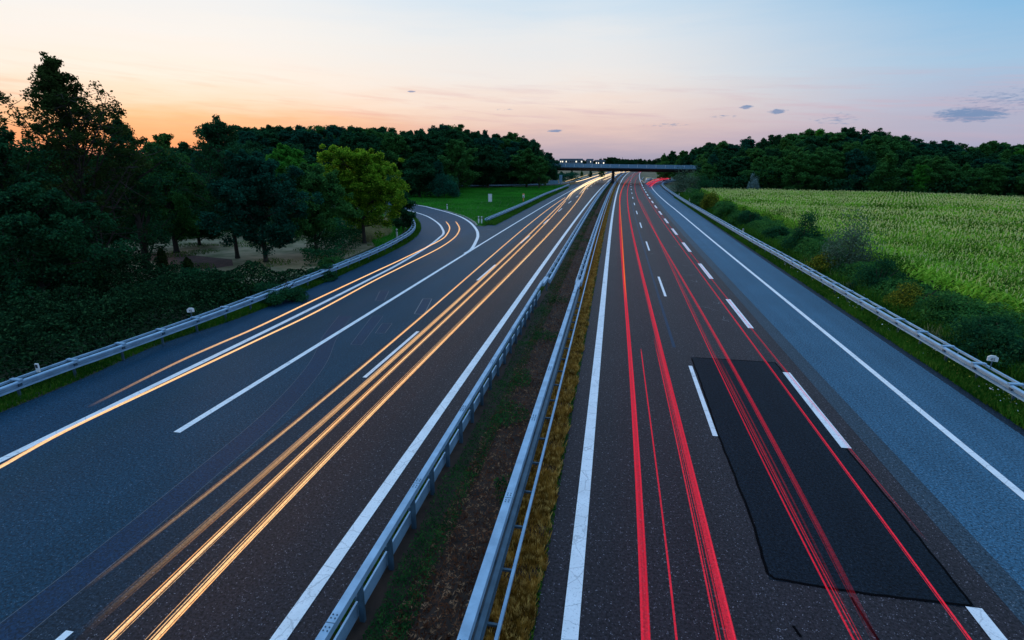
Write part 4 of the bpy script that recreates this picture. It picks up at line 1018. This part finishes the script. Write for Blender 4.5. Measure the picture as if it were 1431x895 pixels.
trail([(1028, 920), (1023, 895), (993, 767), (965, 651.5), (950, 600), (934, 540), (915.5, 454), (898, 387.5), (886, 330), (877.8, 288.7), (876, 270), (880, 254), (888, 245), (893, 241)], ht, 'second thick red tail-light band from the median', 'tail', [(0, 0, .062, .66), (-.09, 0, .014, .6), (.05, .03, .018, .8)], fit=3)
trail([(1008, 918), (1002, 895), (983, 790), (965, 712), (944, 610), (928, 535.6), (913, 470)], ht, 'fine red streak along the left side of the second thick band', 'tail', [(0, 0, .016, .75), (.05, 0, .008, .5)], (0, 3), fit=3)
trail([(1240, 920), (1220, 895), (1164.5, 776.7), (1099.6, 651.5), (1039, 545), (1002, 480), (982, 440), (962, 400), (941.6, 364), (924, 344), (908, 312), (892, 280), (888, 268), (887, 256), (892, 247)], ht, 'right one of the forked red streaks crossing the dark repair patch', 'tail', [(0, 0, .034, .55), (.05, 0, .012, .5), (-.06, 0, .009, .5)], (9, 0), fit=3)
trail([(1204, 920), (1192, 895), (1140, 785), (1099.6, 702.5), (1060, 635), (1025, 568), (991, 489), (956, 410.7), (927, 352), (908, 308), (893, 279)], ht, 'left one of the forked red streaks crossing the dark repair patch', 'tail', [(0, 0, .018, .8), (.08, 0, .009, .6), (.13, 0, .007, .4)], (0, 3), fit=3)
trail([(1372, 920), (1357, 895), (1294, 804.5), (1220, 702.5), (1136.7, 596), (1092.7, 538.5), (1060.7, 495), (1020, 436.8), (973.6, 373), (940, 329), (907, 281), (897, 264), (893, 254)], ht, 'straight red streak crossing the right side of the repair patch', 'tail', [(0, 0, .019, .95), (-.045, 0, .008, .6)], fit=3)
trail([(1300, 760), (1257, 712), (1192, 628), (1130, 558), (1092.7, 512), (1055, 466), (1014, 413.6), (972, 360), (935, 316), (908, 278)], ht, 'outermost red streak over the wide dashed line', 'tail', [(0, 0, .014, .75), (-.05, 0, .01, .4)], (7, 0), fit=3)
trail([(1205, 920), (1175, 850), (1130, 757), (1085, 668), (1035, 565), (1000, 497)], ht, 'dim reddish streak between the forked pair over the patch', 'tail_dim', [(0, 0, .03, .4), (.1, 0, .02, .35)], (6, 3), fit=3)
for pts, lb in [([(903, 257.5), (908, 254.5), (916, 251.2), (924, 249.2), (934, 248.2)], 'upper red streak swinging right along the exit ramp'),
                ([(905, 259), (910, 256), (918, 252.4), (926, 250.2), (934, 249.2)], 'middle red streak swinging right along the exit ramp'),
                ([(908, 261), (913, 256.5), (920, 253), (927, 251.2), (935, 250)], 'lower red streak swinging right along the exit ramp')]:
    trail(pts, ht, lb, 'tail', [(0, 0, .2, .95), (.5, .2, .15, .9)])
trail([(904, 258), (909, 255), (914, 252.6)], ht, 'short orange streak at the start of the exit ramp', 'amber', [(0, .3, .08, 1)])
trail([(893, 241), (898, 240), (903, 239.6)], ht, 'far red streak vanishing beneath the bridge', 'tail', [(0, 0, .25, .9)])

# ------------------------------------------------------------------ sky and light
SUN_AZ = math.radians(43.5)     # degrees left of +Y
w = bpy.data.worlds.new('World'); sc.world = w; w.use_nodes = True
nt = w.node_tree; nt.nodes.clear()
out = nt.nodes.new('ShaderNodeOutputWorld'); bg = nt.nodes.new('ShaderNodeBackground'); nt.links.new(bg.outputs[0], out.inputs[0])
tc = nt.nodes.new('ShaderNodeTexCoord'); sp = nt.nodes.new('ShaderNodeSeparateXYZ'); nt.links.new(tc.outputs['Generated'], sp.inputs[0])
def mth(op, a, b=None, clamp=False):
    n = nt.nodes.new('ShaderNodeMath'); n.operation = op; n.use_clamp = clamp
    for i, v in enumerate((a, b)):
        if v is None: continue
        if hasattr(v, 'is_linked'): nt.links.new(v, n.inputs[i])
        else: n.inputs[i].default_value = v
    return n.outputs[0]
el = mth('MULTIPLY', mth('ARCSINE', sp.outputs['Z']), 180 / math.pi)
az = mth('ARCTAN2', mth('MULTIPLY', sp.outputs['X'], -1), sp.outputs['Y'])       # positive to the left of +Y
azs = mth('MULTIPLY', mth('ABSOLUTE', mth('SUBTRACT', az, SUN_AZ)), 180 / math.pi)   # 0 at the afterglow
azd = mth('MULTIPLY', az, -180 / math.pi)
cv = nt.nodes.new('ShaderNodeCombineXYZ'); nt.links.new(mth('MULTIPLY', azd, .06), cv.inputs[0]); nt.links.new(mth('MULTIPLY', el, .55), cv.inputs[1])
wn = noise(nt, 1.3, cv.outputs[0], 5, .6)
el2 = mth('ADD', el, mth('MULTIPLY', mth('SUBTRACT', wn, .5), 3.2))
elf = mth('DIVIDE', mth('MAXIMUM', el2, 0), 45, True)
def E(*st): return [(d / 45, c) for d, c in st]
WARM = ramp(nt, E((0, (.78, .33, .29)), (1.5, (.95, .37, .17)), (3.5, (.98, .55, .30)), (5.0, (.99, .75, .57)), (6.8, (.98, .86, .75)), (10.5, (.92, .89, .85)), (16, (.80, .86, .92)), (24, (.74, .92, 1.15)), (45, (.48, .80, 1.25))), elf)  # upper stops of all three ramps brightened beyond dusk, as added fill light
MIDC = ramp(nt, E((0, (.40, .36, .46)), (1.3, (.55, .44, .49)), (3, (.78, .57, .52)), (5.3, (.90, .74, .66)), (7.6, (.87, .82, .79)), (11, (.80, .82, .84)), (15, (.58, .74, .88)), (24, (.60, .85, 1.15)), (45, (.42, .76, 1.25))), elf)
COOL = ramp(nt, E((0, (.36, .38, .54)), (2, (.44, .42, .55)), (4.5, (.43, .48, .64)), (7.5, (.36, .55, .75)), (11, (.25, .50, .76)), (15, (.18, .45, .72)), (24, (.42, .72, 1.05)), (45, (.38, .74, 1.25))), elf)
t1 = mth('DIVIDE', mth('SUBTRACT', azs, 6), 32, True); t2 = mth('DIVIDE', mth('SUBTRACT', azs, 38), 38, True)
def smooth(t): return mth('MULTIPLY', mth('MULTIPLY', t, t), mth('SUBTRACT', 3, mth('MULTIPLY', t, 2)))
skyc = mixc(nt, smooth(t2), mixc(nt, smooth(t1), WARM.outputs[0], MIDC.outputs[0]), COOL.outputs[0])
skyc = mixc(nt, 0.0, skyc, skyc)
# far from the afterglow the sky is deep blue, also brightened as fill
t3 = mth('DIVIDE', mth('SUBTRACT', azs, 80), 60, True)
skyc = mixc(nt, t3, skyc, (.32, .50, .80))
# small dusk clouds: streaks at fixed bearings
def cloud(px, py, wdeg, hdeg):
    d = ray(px, py); d = d / np.linalg.norm(d); a0 = math.degrees(math.atan2(d[0], d[1])); e0 = math.degrees(math.asin(d[2]))
    dx = mth('DIVIDE', mth('SUBTRACT', azd, a0), wdeg); dy = mth('DIVIDE', mth('SUBTRACT', el, e0), hdeg)
    r = mth('ADD', mth('MULTIPLY', dx, dx), mth('MULTIPLY', dy, dy)); return mth('SUBTRACT', 1, r, True)
cm = None
for c_ in [(1168, 167, 3.0, .75), (1357, 160, 3.2, .75), (1087, 156, 1.1, .28), (1043, 150, .8, .22), (705, 153.5, 2.0, .15), (775, 183, 1.0, .18), (575, 128, .5, .12), (1405, 140, 5, 1.3), (1010, 163, 1.8, .2), (930, 175, 3, .25)]:
    m_ = cloud(*c_); m_ = mth('MULTIPLY', m_, .45 if c_[2] in (5, 2.0, 1.8, 3) else 1.0); cm = m_ if cm is None else mth('MAXIMUM', cm, m_)
cv2 = nt.nodes.new('ShaderNodeCombineXYZ'); nt.links.new(mth('MULTIPLY', azd, .9), cv2.inputs[0]); nt.links.new(mth('MULTIPLY', el, 4.0), cv2.inputs[1])
cn = noise(nt, 1.6, cv2.outputs[0], 6, .62)
cmask = mth('MULTIPLY', mth('SUBTRACT', mth('ADD', mth('MULTIPLY', cm, .75), mth('MULTIPLY', cn, 1.5)), 1.02), 3.0, True)
cmask = mth('MULTIPLY', cmask, mth('MULTIPLY', cm, 3, True))
skyc = mixc(nt, mth('MULTIPLY', cmask, .85), skyc, (.15, .26, .46))
# faint long cirrus wisps low over the afterglow
cv3 = nt.nodes.new('ShaderNodeCombineXYZ'); nt.links.new(mth('MULTIPLY', mth('ADD', azd, mth('MULTIPLY', el, 2)), .10), cv3.inputs[0]); nt.links.new(mth('MULTIPLY', mth('ADD', el, mth('MULTIPLY', azd, .06)), 1.3), cv3.inputs[1])
ci = noise(nt, 1.0, cv3.outputs[0], 5, .6)
cif = mth('MULTIPLY', mth('MULTIPLY', mth('SUBTRACT', ci, .50), 4, True), mth('SUBTRACT', 1, mth('DIVIDE', mth('ABSOLUTE', mth('SUBTRACT', el, 4.5)), 4.0, True)))
skyc = mixc(nt, mth('MULTIPLY', cif, .7), skyc, mixc(nt, smooth(t1), (.95, .42, .26), (.62, .42, .50)))
sky = nt.nodes.new('ShaderNodeTexSky'); sky.sky_type = 'NISHITA'; sky.sun_disc = False
sky.sun_elevation = R(1.5); sky.sun_rotation = -SUN_AZ; sky.altitude = 50; sky.dust_density = 1.5
nish = nt.nodes.new('ShaderNodeMix'); nish.data_type = 'RGBA'; nish.blend_type = 'ADD'; nish.inputs[0].default_value = .006
nt.links.new(skyc, nish.inputs[6]); nt.links.new(sky.outputs[0], nish.inputs[7])
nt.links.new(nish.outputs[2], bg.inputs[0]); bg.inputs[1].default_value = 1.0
sl = bpy.data.lights.new('sun', 'SUN'); sl.energy = 1.7; sl.angle = R(14); sl.color = (1, .62, .36)
so = bpy.data.objects.new('sun', sl); C.objects.link(so)
d = Vector((math.sin(SUN_AZ) * math.cos(R(8)), -math.cos(SUN_AZ) * math.cos(R(8)), -math.sin(R(8))))
so.rotation_euler = d.to_track_quat('-Z', 'Y').to_euler(); so.location = (-40, 40, 40)

vs_ = sc.view_settings; sc.display_settings.display_device = 'sRGB'
vs_.view_transform = 'Standard'; vs_.look = 'None'; vs_.exposure = 0.0; vs_.gamma = 1; vs_.use_curve_mapping = False
sc.render.engine = 'CYCLES'; cy = sc.cycles
cy.max_bounces = 5; cy.diffuse_bounces = 2; cy.glossy_bounces = 2; cy.transmission_bounces = 3; cy.transparent_max_bounces = 24
cy.use_denoising = True; cy.sample_clamp_indirect = 4; cy.caustics_reflective = False; cy.caustics_refractive = False
